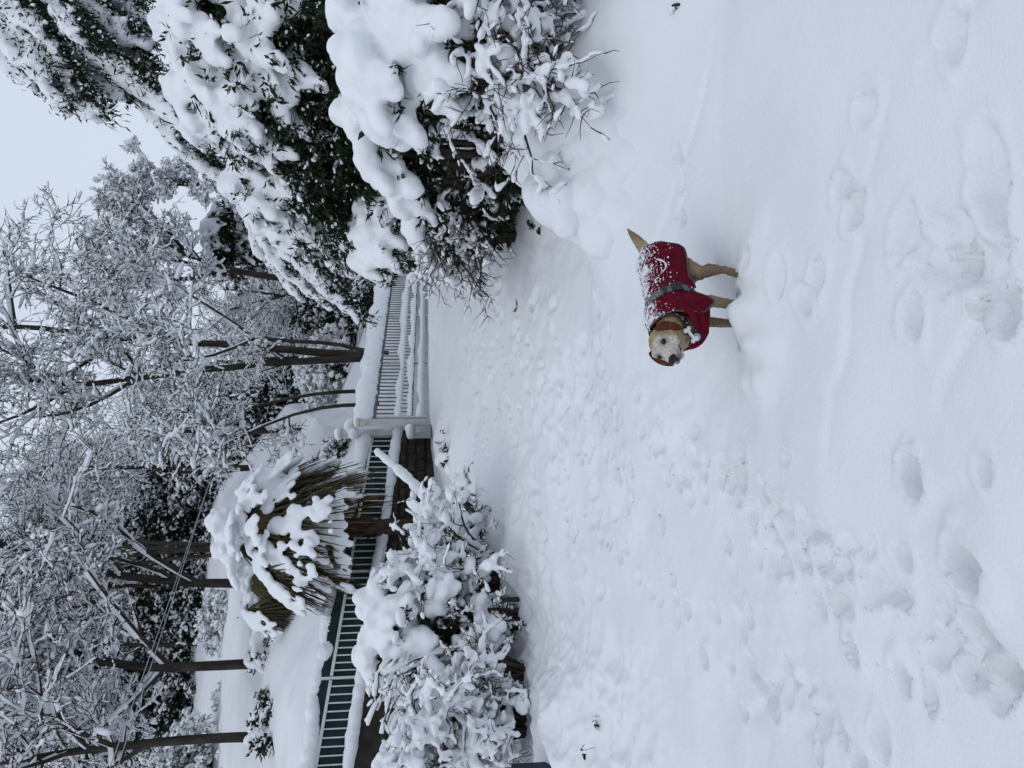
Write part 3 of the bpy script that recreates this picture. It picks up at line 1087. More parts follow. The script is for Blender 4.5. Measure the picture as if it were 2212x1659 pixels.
def trunk_limbs(segs, chain, r0, r1, rg, P, start=0.25, dens=2.2, llen=(1.6, 3.2), lr=0.045):
    pts = [Vector(c) for c in chain]
    # smooth the chain a little
    dn = []
    for a, b in zip(pts[:-1], pts[1:]):
        m_ = max(int((b - a).length / 0.4), 1)
        for q in range(m_):
            dn.append(a.lerp(b, q / m_))
    dn.append(pts[-1])
    ph = rg.uniform(0, 50)
    for i in range(1, len(dn)):
        w_ = 0.07 * min(i / 4, 1)
        dn[i] = dn[i] + Vector((w_ * math.sin(i * 1.9 + ph) + rg.gauss(0, .03), rg.gauss(0, .03), rg.gauss(0, .02)))
    for _ in range(2):
        dn = [dn[0]] + [(dn[i - 1] + dn[i] * 2 + dn[i + 1]) / 4 for i in range(1, len(dn) - 1)] + [dn[-1]]
    n = len(dn)
    tot = sum((dn[i + 1] - dn[i]).length for i in range(n - 1))
    acc = 0
    for i in range(n - 1):
        t0, t1 = i / (n - 1), (i + 1) / (n - 1)
        ra, rb = r0 + (r1 - r0) * t0, r0 + (r1 - r0) * t1
        a, b = dn[i], dn[i + 1]
        segs.append((a.x, a.y, a.z, b.x, b.y, b.z, ra, rb, 0))
        L = (b - a).length
        if t0 > start:
            k = L * dens
            while k > 0:
                if rg.random() < k * 0.8:
                    az = rg.uniform(0, 6.283)
                    el = rg.uniform(0.1, 0.85)
                    d = Vector((math.cos(az) * math.cos(el), math.sin(az) * math.cos(el), math.sin(el)))
                    grow(segs, a.lerp(b, rg.random()), d, rg.uniform(*llen) * (1.15 - 0.45 * t0), min(lr * rg.uniform(.6, 1.1), rb * 0.8), 1, rg, P)
                k -= 1


def tree_meshes(segs, seed, snow=1.0, blob=0.3, bark_n=3):
    S = np.array(segs)
    r = np.random.default_rng(seed)
    P0, P1, R0, R1, lv = S[:, 0:3], S[:, 3:6], S[:, 6], S[:, 7], S[:, 8]
    big = np.maximum(R0, R1) > 0.03
    g = Geo()
    if big.any():
        d = nrm(P1[big] - P0[big])
        ov = 0.25 * R0[big][:, None]
        g.add(*tubes(P0[big] - d * ov, P1[big] + d * ov, R0[big], R1[big], 7))
    if (~big).any():
        g.add(*tubes(P0[~big], P1[~big], R0[~big], R1[~big], bark_n))
    s = Geo()
    D = P1 - P0
    L = np.linalg.norm(D, axis=1)
    hz = np.sqrt(D[:, 0] ** 2 + D[:, 1] ** 2) / np.maximum(L, 1e-6)
    Rm = (R0 + R1) / 2
    base_r = np.where(lv <= 1, np.minimum(1.05 * Rm + 0.018, 0.058), np.where(lv == 2, 0.031, np.where(lv == 3, 0.022, 0.013)))
    slow = 1 + 0.55 * noise3(P0 * 2.3, seed)
    rs = snow * base_r * (0.12 + 0.95 * hz) * r.uniform(0.6, 1.3, len(S)) * slow
    ok = (hz > 0.22) & (r.random(len(S)) < np.where(lv > 3, 0.17, np.where(lv > 2, 0.60, 0.96)))
    up = np.zeros_like(P0)
    up[:, 2] = 1
    off = (Rm * 0.70 + rs * 0.85)[:, None] * up
    e = D / np.maximum(L, 1e-6)[:, None] * (rs * 0.5)[:, None]
    s.add(*tubes((P0 + off - e)[ok], (P1 + off + e)[ok], (rs * r.uniform(.75, 1.2, len(S)))[ok], (rs * r.uniform(.6, 1.1, len(S)))[ok], 5, 1.35))
    # lumps lodged in forks and on twig ends
    cand = np.where(lv >= 2)[0]
    nb = int(len(cand) * blob)
    if nb:
        pick = r.choice(cand, nb, replace=False)
        sz = np.clip(r.lognormal(-3.55, 0.50, nb), 0.012, 0.11) * snow
        c = P1[pick] + np.stack([r.normal(0, .012, nb), r.normal(0, .012, nb), sz * 0.5], 1)
        rad = np.stack([sz * r.uniform(1.1, 2.3, nb), sz * r.uniform(.7, 1.2, nb), sz * r.uniform(.4, .75, nb)], 1)
        rot = frame_from(nrm(D[pick] + 1e-6))
        s.add(*blobs(c, rad, rot, ICO1))
    return g, s


def bare_tree(base, build, seed, label, group, snow=1.0, blob=0.15, name='bare_tree', pods=0):
    """build(segs, rg) fills segments in world space."""
    rg = random.Random(seed)
    segs = []
    build(segs, rg)
    # the boles and their limbs are the trunk; twigs of the higher orders are the crown
    t = thing(name, base, label, 'tree', group)
    big = [s for s in segs if s[8] == 0]
    tw = [s for s in segs if s[8] > 0]
    g = Geo()
    S = np.array(big)
    d = nrm(S[:, 3:6] - S[:, 0:3])
    g.add(*tubes(S[:, 0:3] - d * 0.04, S[:, 3:6] + d * 0.04, S[:, 6], S[:, 7], 9))
    sub('trunk', g, M['bark'], t, base)
    gb, gs = tree_meshes(segs, seed, snow, blob)
    gt, _ = tree_meshes(tw, seed, snow, 0)
    if pods:
        r = np.random.default_rng(seed)
        T = np.array([s for s in tw if s[8] >= 3])
        k = r.choice(len(T), min(pods, len(T)), replace=False)
        D = nrm(np.stack([r.normal(0, .35, len(k)), r.normal(0, .35, len(k)), -np.ones(len(k))], 1))
        gt.add(*leaf_quads(T[k, 3:6], D, nrm(r.normal(0, 1, (len(k), 3))), r.uniform(.05, .11, len(k)), r.uniform(.018, .035, len(k))))
    sub('crown', gt, M['bark'], t, base)
    sub('snow_load', gs, M['snow'], t, base)
    return t


def chain(pts, d, dd=0.0):
    return [W(x, y, d + dd * i)[:] for i, (x, y) in enumerate(pts)]


def set_foot(ch, drop=0.4):
    a = Vector(ch[0])
    return [(a.x, a.y, a.z - drop)] + list(ch)


TREES = {}


def t_twin(segs, rg):
    d = 20.0
    A = chain([(781, 769), (660, 757), (558, 750), (391, 736), (312, 728), (227, 736), (186, 717), (123, 710), (0, 706), (-120, 690)], d)
    B = chain([(781, 772), (744, 776), (650, 781), (558, 786), (409, 799), (309, 814), (160, 834), (100, 834), (60, 814), (0, 799), (-130, 780)], d, -0.05)
    A2 = chain([(391, 736), (330, 704), (268, 683), (170, 640), (60, 600)], d, -0.1)
    B2 = chain([(160, 834), (110, 870), (40, 900), (-40, 930)], d, -0.1)
    B3 = chain([(309, 814), (240, 850), (200, 880), (90, 910)], d, -0.15)
    trunk_limbs(segs, set_foot(A), 0.115, 0.05, rg, PT, 0.42, 1.5, (1.5, 2.9), 0.05)
    trunk_limbs(segs, set_foot(B, 0.6), 0.105, 0.05, rg, PT, 0.42, 1.5, (1.5, 2.9), 0.05)
    trunk_limbs(segs, A2, 0.06, 0.025, rg, PT, 0.2, 1.8, (1.0, 2.0), 0.03)
    trunk_limbs(segs, B2, 0.05, 0.02, rg, PT, 0.1, 2.0, (1.0, 2.0), 0.03)
    trunk_limbs(segs, B3, 0.06, 0.025, rg, PT, 0.1, 2.0, (1.0, 1.8), 0.03)


def t_bent(segs, rg):
    d = 18.2
    A = chain([(800, 762), (775, 752), (752, 743), (690, 738), (633, 737), (551, 732)], d)
    B = chain([(551, 732), (520, 706), (484, 680), (430, 650), (372, 617), (300, 560)], d, -0.15)
    Cc = chain([(551, 732), (500, 752), (465, 769), (420, 776), (340, 785)], d, -0.1)
    trunk_limbs(segs, set_foot(A), 0.052, 0.042, rg, PT, 0.5, 0.9, (1.0, 1.8), 0.025)
    trunk_limbs(segs, B, 0.038, 0.016, rg, PT, 0.1, 2.4, (1.0, 2.0), 0.025)
    trunk_limbs(segs, Cc, 0.04, 0.015, rg, PT, 0.1, 2.2, (0.9, 1.7), 0.02)


def t_lead(segs, rg):
    d = 18.5
    A = chain([(705, 1268), (600, 1264), (528, 1262), (450, 1260), (372, 1258), (260, 1243), (178, 1232), (104, 1213), (50, 1192), (0, 1172), (-100, 1150)], d)
    B = chain([(178, 1234), (140, 1238), (85, 1238), (40, 1239), (0, 1239), (-100, 1245)], d, 0.1)
    Cc = chain([(430, 1258), (390, 1240), (335, 1200), (290, 1180), (240, 1120), (160, 1090)], d, -0.25)
    Dd = chain([(335, 1268), (223, 1262), (150, 1270), (100, 1310), (60, 1330)], d, -0.1)
    trunk_limbs(segs, set_foot(A), 0.135, 0.055, rg, PT, 0.40, 1.7, (1.8, 3.3), 0.055)
    trunk_limbs(segs, B, 0.09, 0.04, rg, PT, 0.2, 1.8, (1.2, 2.2), 0.03)
    trunk_limbs(segs, Cc, 0.055, 0.022, rg, PT, 0.15, 2.2, (1.2, 2.4), 0.03)
    trunk_limbs(segs, Dd, 0.05, 0.02, rg, PT, 0.3, 2.0, (1.0, 2.0), 0.03)


def t_fork(segs, rg):
    d = 17.0
    A = chain([(654, 1440), (590, 1436), (520, 1433), (430, 1438), (353, 1442), (223, 1433)], d)
    B = chain([(223, 1433), (180, 1416), (138, 1399), (111, 1370), (60, 1340), (-20, 1310)], d, -0.15)
    B2 = chain([(204, 1442), (150, 1450), (100, 1453), (41, 1474), (-60, 1480)], d, 0.1)
    Cc = chain([(361, 1433), (335, 1407), (294, 1381), (279, 1340), (220, 1280), (190, 1240)], d, -0.3)
    Dd = chain([(355, 1445), (320, 1490), (270, 1525), (240, 1560)], d, -0.2)
    trunk_limbs(segs, set_foot(A), 0.125, 0.085, rg, PT, 0.55, 1.2, (1.6, 2.6), 0.05)
    trunk_limbs(segs, B, 0.065, 0.025, rg, PT, 0.15, 2.2, (1.4, 2.6), 0.04)
    trunk_limbs(segs, B2, 0.060, 0.025, rg, PT, 0.15, 2.2, (1.4, 2.6), 0.04)
    trunk_limbs(segs, Cc, 0.050, 0.02, rg, PT, 0.15, 2.2, (1.0, 2.2), 0.035)
    trunk_limbs(segs, Dd, 0.045, 0.018, rg, PT, 0.15, 2.2, (1.0, 2.0), 0.03)


def t_edge(segs, rg):
    d = 16.0
    A = chain([(600, 1590), (500, 1596), (394, 1600), (316, 1611), (223, 1615), (130, 1630), (41, 1641), (-60, 1650)], d)
    B = chain([(316, 1611), (270, 1640), (200, 1680), (120, 1720)], d, -0.1)
    B2 = chain([(250, 1613), (190, 1590), (120, 1560), (40, 1540), (-40, 1530)], d, -0.2)
    trunk_limbs(segs, set_foot(A, 1.0), 0.12, 0.055, rg, PT, 0.5, 1.8, (1.5, 2.8), 0.05)
    trunk_limbs(segs, B, 0.055, 0.022, rg, PT, 0.2, 2.0, (1.2, 2.2), 0.03)
    trunk_limbs(segs, B2, 0.055, 0.022, rg, PT, 0.2, 2.2, (1.2, 2.4), 0.03)


def t_slant(segs, rg):
    d = 24.5
    A = chain([(720, 620), (600, 600), (520, 590), (409, 554), (355, 525), (316, 506), (295, 450), (275, 409), (262, 380)], d, -0.05)
    B = chain([(409, 554), (370, 520), (345, 470), (315, 440), (262, 430)], d, -0.2)
    Cc = chain([(520, 590), (440, 580), (380, 560), (340, 555), (250, 540), (190, 520)], d, 0.1)
    Dd = chain([(480, 585), (430, 600), (340, 610), (250, 590), (180, 570)], d, -0.1)
    trunk_limbs(segs, set_foot(A, 0.8), 0.13, 0.03, rg, PT, 0.35, 2.0, (0.7, 1.4), 0.035)
    trunk_limbs(segs, B, 0.07, 0.02, rg, PT, 0.2, 2.4, (0.5, 1.1), 0.025)
    trunk_limbs(segs, Cc, 0.08, 0.02, rg, PT, 0.2, 2.4, (0.6, 1.2), 0.025)
    trunk_limbs(segs, Dd, 0.08, 0.02, rg, PT, 0.2, 2.4, (0.6, 1.2), 0.025)


def t_slim(segs, rg):
    d = 24.0
    A = chain([(620, 410), (506, 409), (402, 396), (300, 405), (216, 415)], d)
    B = chain([(430, 398), (372, 394), (340, 370), (309, 350), (288, 312)], d)
    trunk_limbs(segs, set_foot(A, 1.0), 0.09, 0.015, rg, PT, 0.02, 4.5, (0.35, 0.75), 0.02)
    trunk_limbs(segs, B, 0.06, 0.015, rg, PT, 0.02, 4.0, (0.3, 0.65), 0.02)


def t_sapling(pts, d, r, r1):
    def f(segs, rg):
        A = chain(pts, d)
        trunk_limbs(segs, set_foot(A, 0.3), r, r1, rg, PT, 0.35, 1.6, (0.8, 1.7), 0.02)
    return f


def at(x, y, d):
    return W(x, y, d)


BT = 'bare snow covered trees on the slope'
T_TWIN = bare_tree(at(781, 772, 20.0), t_twin, 101, 'tall bare tree with two dark diverging boles behind the middle of the gate', BT, pods=900)
T_BENT = bare_tree(at(800, 762, 18.2), t_bent, 102, 'slender bent tree just behind the gate, right beside the two boled tree', BT)
T_LEAD = bare_tree(at(705, 1268, 18.5), t_lead, 103, 'tall bare tree whose dark trunk rises straight out of the smaller palm crown', BT)
T_FORK = bare_tree(at(654, 1440, 17.0), t_fork, 104, 'straight dark trunk forking high up, standing before the open snowy slope', BT)
T_EDGE = bare_tree(at(600, 1590, 16.0), t_edge, 105, 'dark trunk at the far left edge rising behind the broad leaved laurel', BT)
T_SLANT = bare_tree(at(720, 620, 24.5), t_slant, 106, 'slanting bare tree with snow lined limbs against the pale sky', BT, 1.15)
T_SLIM = bare_tree(at(620, 410, 24.0), t_slim, 107, 'slim upright tree with snow plastered stem against the sky above the evergreens', BT, 1.1)
bare_tree(at(786, 845, 16.6), t_sapling([(786, 845), (740, 846), (690, 848), (620, 858), (560, 880), (470, 900), (380, 930)], 16.6, 0.05, 0.015), 108,
          'thin dark sapling behind the gate, the right one of a close pair', BT)
bare_tree(at(784, 873, 16.3), t_sapling([(784, 873), (740, 872), (700, 874), (640, 895), (560, 910), (500, 960), (400, 1000)], 16.3, 0.05, 0.015), 109,
          'thin dark sapling behind the gate, the left one of a close pair', BT)

# trees further up the slope: copies turned and scaled
src = [T_TWIN, T_LEAD, T_FORK, T_EDGE]
fr = random.Random(77)
WHERE = ['above the palms', 'behind the twin boled tree', 'towards the left edge', 'above the gate', 'left of the open slope', 'high on the slope']
for i, (x, y, d, s, lab) in enumerate([
        (560, 1010, 33, .95, 'bare tree part way up the slope, above the pale gate pillar'),
        (560, 930, 27, .95, 'bare tree up the slope over the close pair of saplings'),
        (560, 1390, 36, 1.0, 'bare tree seen between the smaller palm and the straight forked trunk'),
        (560, 620, 31, .72, 'slim bare tree right of the two boled tree'),
        (440, 1620, 30, 1.0, 'bare tree at the left edge, behind the edge trunk'),
        (430, 1180, 36, 1.05, 'bare tree rising above the crown of the big palm'),
        (520, 770, 34, 1.05, 'bare tree directly behind the two boled tree'),
        (440, 900, 40, 1.1, 'far bare tree above the close pair of saplings'),
        (470, 640, 37, .68, 'bare tree behind the lower stem of the slanting tree'),
        (400, 1310, 43, 1.1, 'far bare tree above the smaller palm, beside the forked trunk'),
        (380, 1540, 42, 1.1, 'far bare tree between the forked trunk and the edge trunk'),
        (350, 1110, 46, 1.15, 'far bare tree high above the big palm'),
        (400, 820, 48, 1.1, 'far bare tree just left of the two boled tree'),
        (500, 560, 42, .50, 'small far bare tree under the slanting tree'),
        (540, 480, 40, .36, 'smaller far bare tree below the patch of sky'),
        (560, 400, 44, .34, 'tiny far bare tree behind the slim upright tree'),
        (660, 1190, 29, .85, 'bare tree up the slope between the two palms')]):
    src_t = src[(i * 7 + i // 4) % 4]
    p = W(x, y, d)
    dup(src_t, (p.x, d, gz(p.x, d) - 0.3), fr.uniform(0, 6.283), s * fr.uniform(.85, 1.0), lab, 'bare trees further up the slope')


# ------------------------------------------------------------------ snow-laden evergreens
def sph(n, r, zmin=-0.6):
    z = r.uniform(zmin, 1, n)
    a = r.uniform(0, 2 * np.pi, n)
    q = np.sqrt(1 - z * z)
    return np.stack([q * np.cos(a), q * np.sin(a), z], 1)


def lobe(x, y, d, hw, hh, dep=None):
    """Crown lobe centred at photo (x, y), half extents hw (photo y) and hh (photo x) in view pixels."""
    p = W(x, y, d)
    k = K / 740 * d
    return (np.array(p[:]), np.array([hw * k, (dep if dep else (hw + hh) / 2 * k), hh * k]))


def evergreen(name, base, lobes, seed, label, cat='bush', group=None, sprays=120, slen=0.35, rb=0.10, droop=0.5, cover=(1.0, 0.75, 0.15), voxel=0.035,
              leaves=30, ll=0.10, lw=0.035, lmat='leaf', fill=2500, bits=1500, namp=0.015, trunk_r=0.05, flat=0.6, bitsz=0.016, smooth=4, spread=0.30, covz=0.25):
    r = np.random.default_rng(seed)
    t = thing(name, base, label, cat, group)
    bx = np.array(base)
    LP, LD, LN, LL, LW = [], [], [], [], []
    BC, BR, BT_ = [], [], []
    wood = Geo()
    lobes = [(c, np.maximum(rad - 0.42 * slen, 0.40 * rad)) for (c, rad) in lobes]
    for (c, rad) in lobes:
        n = int(sprays * (rad[0] * rad[2]) ** 0.8 / 0.4)
        dr = sph(n, r, -0.55)
        p = c + dr * rad * r.uniform(0.86, 1.04, (n, 1))
        o = dr.copy()
        o[:, 2] *= 0.35
        o = nrm(o + r.normal(0, 0.25, o.shape))
        # keep sprays that stay outside the other lobes
        keep = np.ones(n, bool)
        for (c2, rad2) in lobes:
            if c2 is c:
                continue
            q = (p - c2) / rad2
            keep &= (q ** 2).sum(1) > 0.72
        p, o, dr = p[keep], o[keep], dr[keep]
        n = len(p)
        Ls = slen * r.uniform(0.6, 1.35, n)
        cv = np.where(dr[:, 2] > covz, cover[0], np.where(dr[:, 2] > -0.25, cover[1], cover[2]))
        snowy = r.random(n) < cv
        for k_, f in enumerate((0.0, 0.3, 0.6, 0.9)):
            q = p + o * (Ls * (f - 0.25))[:, None]
            q[:, 2] -= droop * Ls * f * f
            tg = o.copy()
            tg[:, 2] -= 2 * droop * f
            sz = rb * r.uniform(0.65, 1.3, n) * (1.0 - 0.35 * f)
            sel = snowy & (r.random(n) < 0.93)
            BC.append((q + np.array([0, 0, 1.0]) * (sz * 0.35)[:, None])[sel])
            BR.append(np.stack([sz * 1.35, sz * 1.0, sz * flat], 1)[sel])
            BT_.append(tg[sel])
        # leaves along the sprays, mostly under and beyond the snow
        m_ = leaves
        f = np.where(snowy[:, None], r.uniform(0.45, 1.45, (n, m_)), r.uniform(0.05, 1.30, (n, m_)))
        ncl = max(m_ // 9, 1)
        fc = np.where(snowy[:, None], r.uniform(0.35, 1.35, (n, ncl)), r.uniform(0.05, 1.25, (n, ncl)))
        cc = p[:, None, :] + o[:, None, :] * (Ls[:, None] * (fc - 0.25))[:, :, None]
        cc[:, :, 2] -= droop * Ls[:, None] * fc * fc
        cc = cc + r.normal(0, spread * slen, cc.shape) * np.array([1, 1, 0.30])
        cc[:, :, 2] -= np.where(snowy, rb * 1.0, 0.0)[:, None]
        ci = r.integers(0, ncl, (n, m_))
        q = np.take_along_axis(cc, ci[:, :, None], 1) + r.normal(0, ll * .16, (n, m_, 3))
        D = o[:, None, :] * 0.75 + r.normal(0, 0.62, q.shape)
        D[:, :, 2] -= droop * 1.2
        LP.append(q.reshape(-1, 3))
        LD.append(nrm(D.reshape(-1, 3)))
        LN.append(nrm(r.normal(0, 0.5, (n * m_, 3)) + np.array([0, 0, 1.0])))
        LL.append(ll * r.uniform(0.6, 1.3, n * m_))
        LW.append(lw * r.uniform(0.7, 1.3, n * m_))
        # dark interior
        nf = int(fill * (rad[0] * rad[2]) / 0.4)
        q = c + sph(nf, r, -1.0) * rad * (r.uniform(0.25, 0.93, (nf, 1)))
        LP.append(q)
        LD.append(nrm(r.normal(0, 1, (nf, 3)) + np.array([0, 0, -0.4])))
        LN.append(nrm(r.normal(0, 1, (nf, 3))))
        LL.append(ll * r.uniform(0.9, 1.8, nf))
        LW.append(lw * r.uniform(1.0, 2.0, nf))
        # limbs
        for _ in range(5 if trunk_r > 0.013 else 1):
            e = c + sph(1, r, -0.3)[0] * rad * 0.75
            b0 = bx + np.array([r.normal(0, .06), r.normal(0, .06), -0.1])
            if trunk_r < 0.013:
                b0 = e + np.array([0.01, 0.02, -0.12])
            md = (b0 + e) / 2 + np.array([r.normal(0, .1), r.normal(0, .1), 0.1]) * min(trunk_r / .03, 1)
            ts = np.linspace(0, 1, 6)[:, None]
            pts = b0 * (1 - ts) ** 2 + md * 2 * ts * (1 - ts) + e * ts ** 2
            wood.add(*tube_chain(pts, np.linspace(trunk_r, min(0.012, trunk_r * .5), 6), 6))
    LP, LD, LN, LL, LW = [np.concatenate(q) for q in (LP, LD, LN, LL, LW)]
    sub('trunk', wood, M['bark'], t, base)
    sub('foliage', leaf_quads(LP, LD, LN, LL, LW), M[lmat], t, base, False)
    BC, BR, BT_ = np.concatenate(BC), np.concatenate(BR), np.concatenate(BT_)
    if len(BC):
        V, F = blobs(BC, BR, frame_from(BT_), ICO2)
        V, F = remesh(V, F, voxel, smooth, namp, 9, seed)
        g = Geo().add(V, F)
        if bits:
            k = r.choice(len(LP), min(bits, len(LP)), replace=False)
            sz = bitsz * r.uniform(0.5, 1.6, len(k))
            g.add(*blobs(LP[k] + LD[k] * (LL[k] * 0.4)[:, None] + np.array([0, 0, 1.0]) * (sz * 0.5)[:, None],
                         np.stack([sz * 1.7, sz * 1.1, sz * 0.7], 1), frame_from(LD[k]), ICO1))
        sub('snow_load', g, M['snow'], t, base)
    return t


def bough_tree(name, base, boughs, seed, label, cat='tree', group=None, rs=0.13, width=0.55, trunk=None, voxel=0.035, ll=0.10, lw=0.022, dens=95, bits=1500, namp=0.042,
               snowp=0.92, hang=0.35):
    """Conifer made of explicit drooping boughs, each a polyline of world points."""
    r = np.random.default_rng(seed)
    t = thing(name, base, label, cat, group)
    wood = Geo()
    BC, BR, BT_ = [], [], []
    LP, LD = [], []
    if trunk is not None:
        wood.add(*tube_chain(np.array(trunk), np.linspace(0.17, 0.07, len(trunk)), 9))
    for b in boughs:
        P = np.array([q[:] for q in b], float)
        seg = np.linalg.norm(np.diff(P, axis=0), axis=1)
        cum = np.concatenate([[0], np.cumsum(seg)])
        n = max(int(cum[-1] / 0.11), 4)
        tt = np.linspace(0, cum[-1], n)
        Q = np.stack([np.interp(tt, cum, P[:, k]) for k in range(3)], 1)
        Q += np.stack([noise2(tt * 2 + seed, tt * 0 + k, 5) * 0.05 for k in range(3)], 1)
        T = nrm(np.stack([np.gradient(Q[:, k]) for k in range(3)], 1))
        f = tt / cum[-1]
        wood.add(*tube_chain(Q, 0.035 * (1 - f) + 0.008, 6))
        side = nrm(np.cross(T, np.array([0, 0, 1.0])))
        wd = width * np.clip(1.15 - f * 0.85, 0.25, 1) * np.clip(0.35 + f * 3, 0, 1)
        # spine snow
        for rep in range(2):
            sel = r.random(n) < snowp * 0.8
            sz = rs * (1.05 - 0.55 * f) * r.uniform(.5, 1.3, n)
            c = Q + side * (r.normal(0, .22, n) * wd)[:, None] + np.array([0, 0, 1.0]) * (sz * 0.55)[:, None]
            BC.append(c[sel])
            BR.append(np.stack([sz * 1.3, sz, sz * .7], 1)[sel])
            BT_.append(T[sel])
        # side sprays
        for sgn in (-1, 1):
            m_ = max(int(cum[-1] / 0.10), 3)
            ts = r.uniform(0.03, 1.0, m_)
            ii = (ts * (n - 1)).astype(int)
            for i in ii:
                L = wd[i] * r.uniform(.6, 1.25)
                dv = nrm(T[i] * 0.75 + side[i] * sgn * r.uniform(.5, 1.1) + np.array([0, 0, -hang * r.uniform(.5, 1.4)]))
                k = 7
                u = np.linspace(0.1, 1, k)
                pt = Q[i] + dv * (u * L)[:, None]
                pt[:, 2] -= hang * L * u * u
                if r.random() < 0.66:
                    s2 = rs * 0.60 * r.uniform(.45, 1.35, k) * (1.05 - .5 * u)
                    BC.append(pt + np.array([0, 0, 1.0]) * (s2 * .6)[:, None])
                    BR.append(np.stack([s2 * 1.35, s2, s2 * .62], 1))
                    BT_.append(np.tile(dv, (k, 1)))
                m2 = int(dens * L / 0.5)
                uu = r.uniform(0.05, 1.12, m2)
                q = Q[i] + dv * (uu * L)[:, None]
                q[:, 2] -= hang * L * uu * uu + r.normal(.055, .085, m2)
                q += r.normal(0, .05, q.shape)
                LP.append(q)
                LD.append(nrm(dv + r.normal(0, .7, q.shape) + np.array([0, 0, -0.5])))
    LP, LD = np.concatenate(LP), np.concatenate(LD)
    n = len(LP)
    sub('trunk', wood, M['bark'], t, base)
    sub('foliage', leaf_quads(LP, LD, nrm(r.normal(0, 1, (n, 3))), ll * r.uniform(.6, 1.3, n), lw * r.uniform(.7, 1.4, n)), M['needle'], t, base, False)
    BC, BR, BT_ = np.concatenate(BC), np.concatenate(BR), np.concatenate(BT_)
    V, F = blobs(BC, BR, frame_from(BT_), ICO2)
    V, F = remesh(V, F, voxel, 3, namp, 9, seed)
    g = Geo().add(V, F)
    k = r.choice(n, min(bits, n), replace=False)
    sz = 0.016 * r.uniform(0.5, 1.5, len(k))
    g.add(*blobs(LP[k] + np.array([0, 0, 0.01]), np.stack([sz * 1.8, sz, sz * .7], 1), frame_from(LD[k]), ICO1))
    sub('snow_load', g, M['snow'], t, base)
    return t


def foot(x, y, d):
    p = W(x, y, d)
    return Vector((p.x, p.y, gz(p.x, p.y)))


def foot_of(lobes):
    c = np.mean([l_[0] for l_ in lobes], axis=0)
    return Vector((c[0], c[1], gz(c[0], c[1])))


# the big rounded evergreens on the right
EG = 'snow laden evergreens on the right'
L1 = [lobe(520, 40, 8.6, 170, 185), lobe(560, 190, 9.0, 140, 150), lobe(440, 190, 9.3, 110, 95), lobe(610, 60, 8.2, 150, 130), lobe(640, 160, 8.6, 120, 110)]
evergreen('laden_evergreen', foot_of(L1), L1, 201, 'biggest domed evergreen bowed under heavy snow at the right edge', 'tree', EG, sprays=100, slen=0.55, rb=0.155, droop=0.65,
          cover=(1.0, 0.93, 0.50), voxel=0.04, leaves=48, ll=0.13, lw=0.034, fill=2600, bits=3500, namp=0.028, trunk_r=0.10, covz=0.15, flat=0.58)
L2 = [lobe(610, 320, 9.6, 90, 130), lobe(560, 400, 10.0, 90, 90), lobe(640, 400, 9.8, 90, 90), lobe(640, 480, 10.2, 70, 75)]
evergreen('laden_evergreen', foot_of(L2), L2, 202, 'rounded evergreen with overlapping snow shingles, between the biggest dome and the trees', 'tree', EG, sprays=95, slen=0.45, rb=0.13, droop=0.75,
          cover=(1.0, 0.95, 0.50), voxel=0.04, leaves=30, ll=0.12, lw=0.03, fill=2600, bits=2500, namp=0.025, trunk_r=0.08)
L3 = [lobe(700, 385, 9.2, 110, 100), lobe(680, 300, 9.2, 80, 70), lobe(770, 340, 8.6, 110, 70), lobe(750, 440, 9.2, 70, 70)]
evergreen('dark_evergreen', foot_of(L3), L3, 203, 'dark glossy leaved evergreen nearly free of snow in the hollow above the bush', 'tree', EG, sprays=60, slen=0.35, rb=0.07, droop=0.5,
          cover=(0.22, 0.07, 0.0), voxel=0.035, leaves=60, ll=0.11, lw=0.034, fill=4600, bits=650, namp=0.015, trunk_r=0.07, bitsz=0.015)
L4 = [lobe(818, 500, 9.0, 82, 62), lobe(800, 550, 9.2, 48, 44), lobe(850, 470, 8.8, 58, 46)]
evergreen('round_bush', foot_of(L4), L4, 204, 'small round bush smothered in smooth snow beside the far end of the gate', 'bush', EG, sprays=130, slen=0.22, rb=0.115, droop=0.6,
          cover=(1.0, 0.95, 0.35), voxel=0.03, leaves=30, ll=0.08, lw=0.025, fill=2500, bits=300, namp=0.015, trunk_r=0.04, flat=0.75)

# conifers in the upper right corner
cb1 = foot(700, -70, 11.0)
tr1 = [W(x, y, 11.0)[:] for (x, y) in ((760, -80), (600, -74), (400, -70), (200, -60), (0, -50), (-150, -45))]


def bl(pts, d, dd=0.0):
    return [W(x, y, d + dd * i) for i, (x, y) in enumerate(pts)]


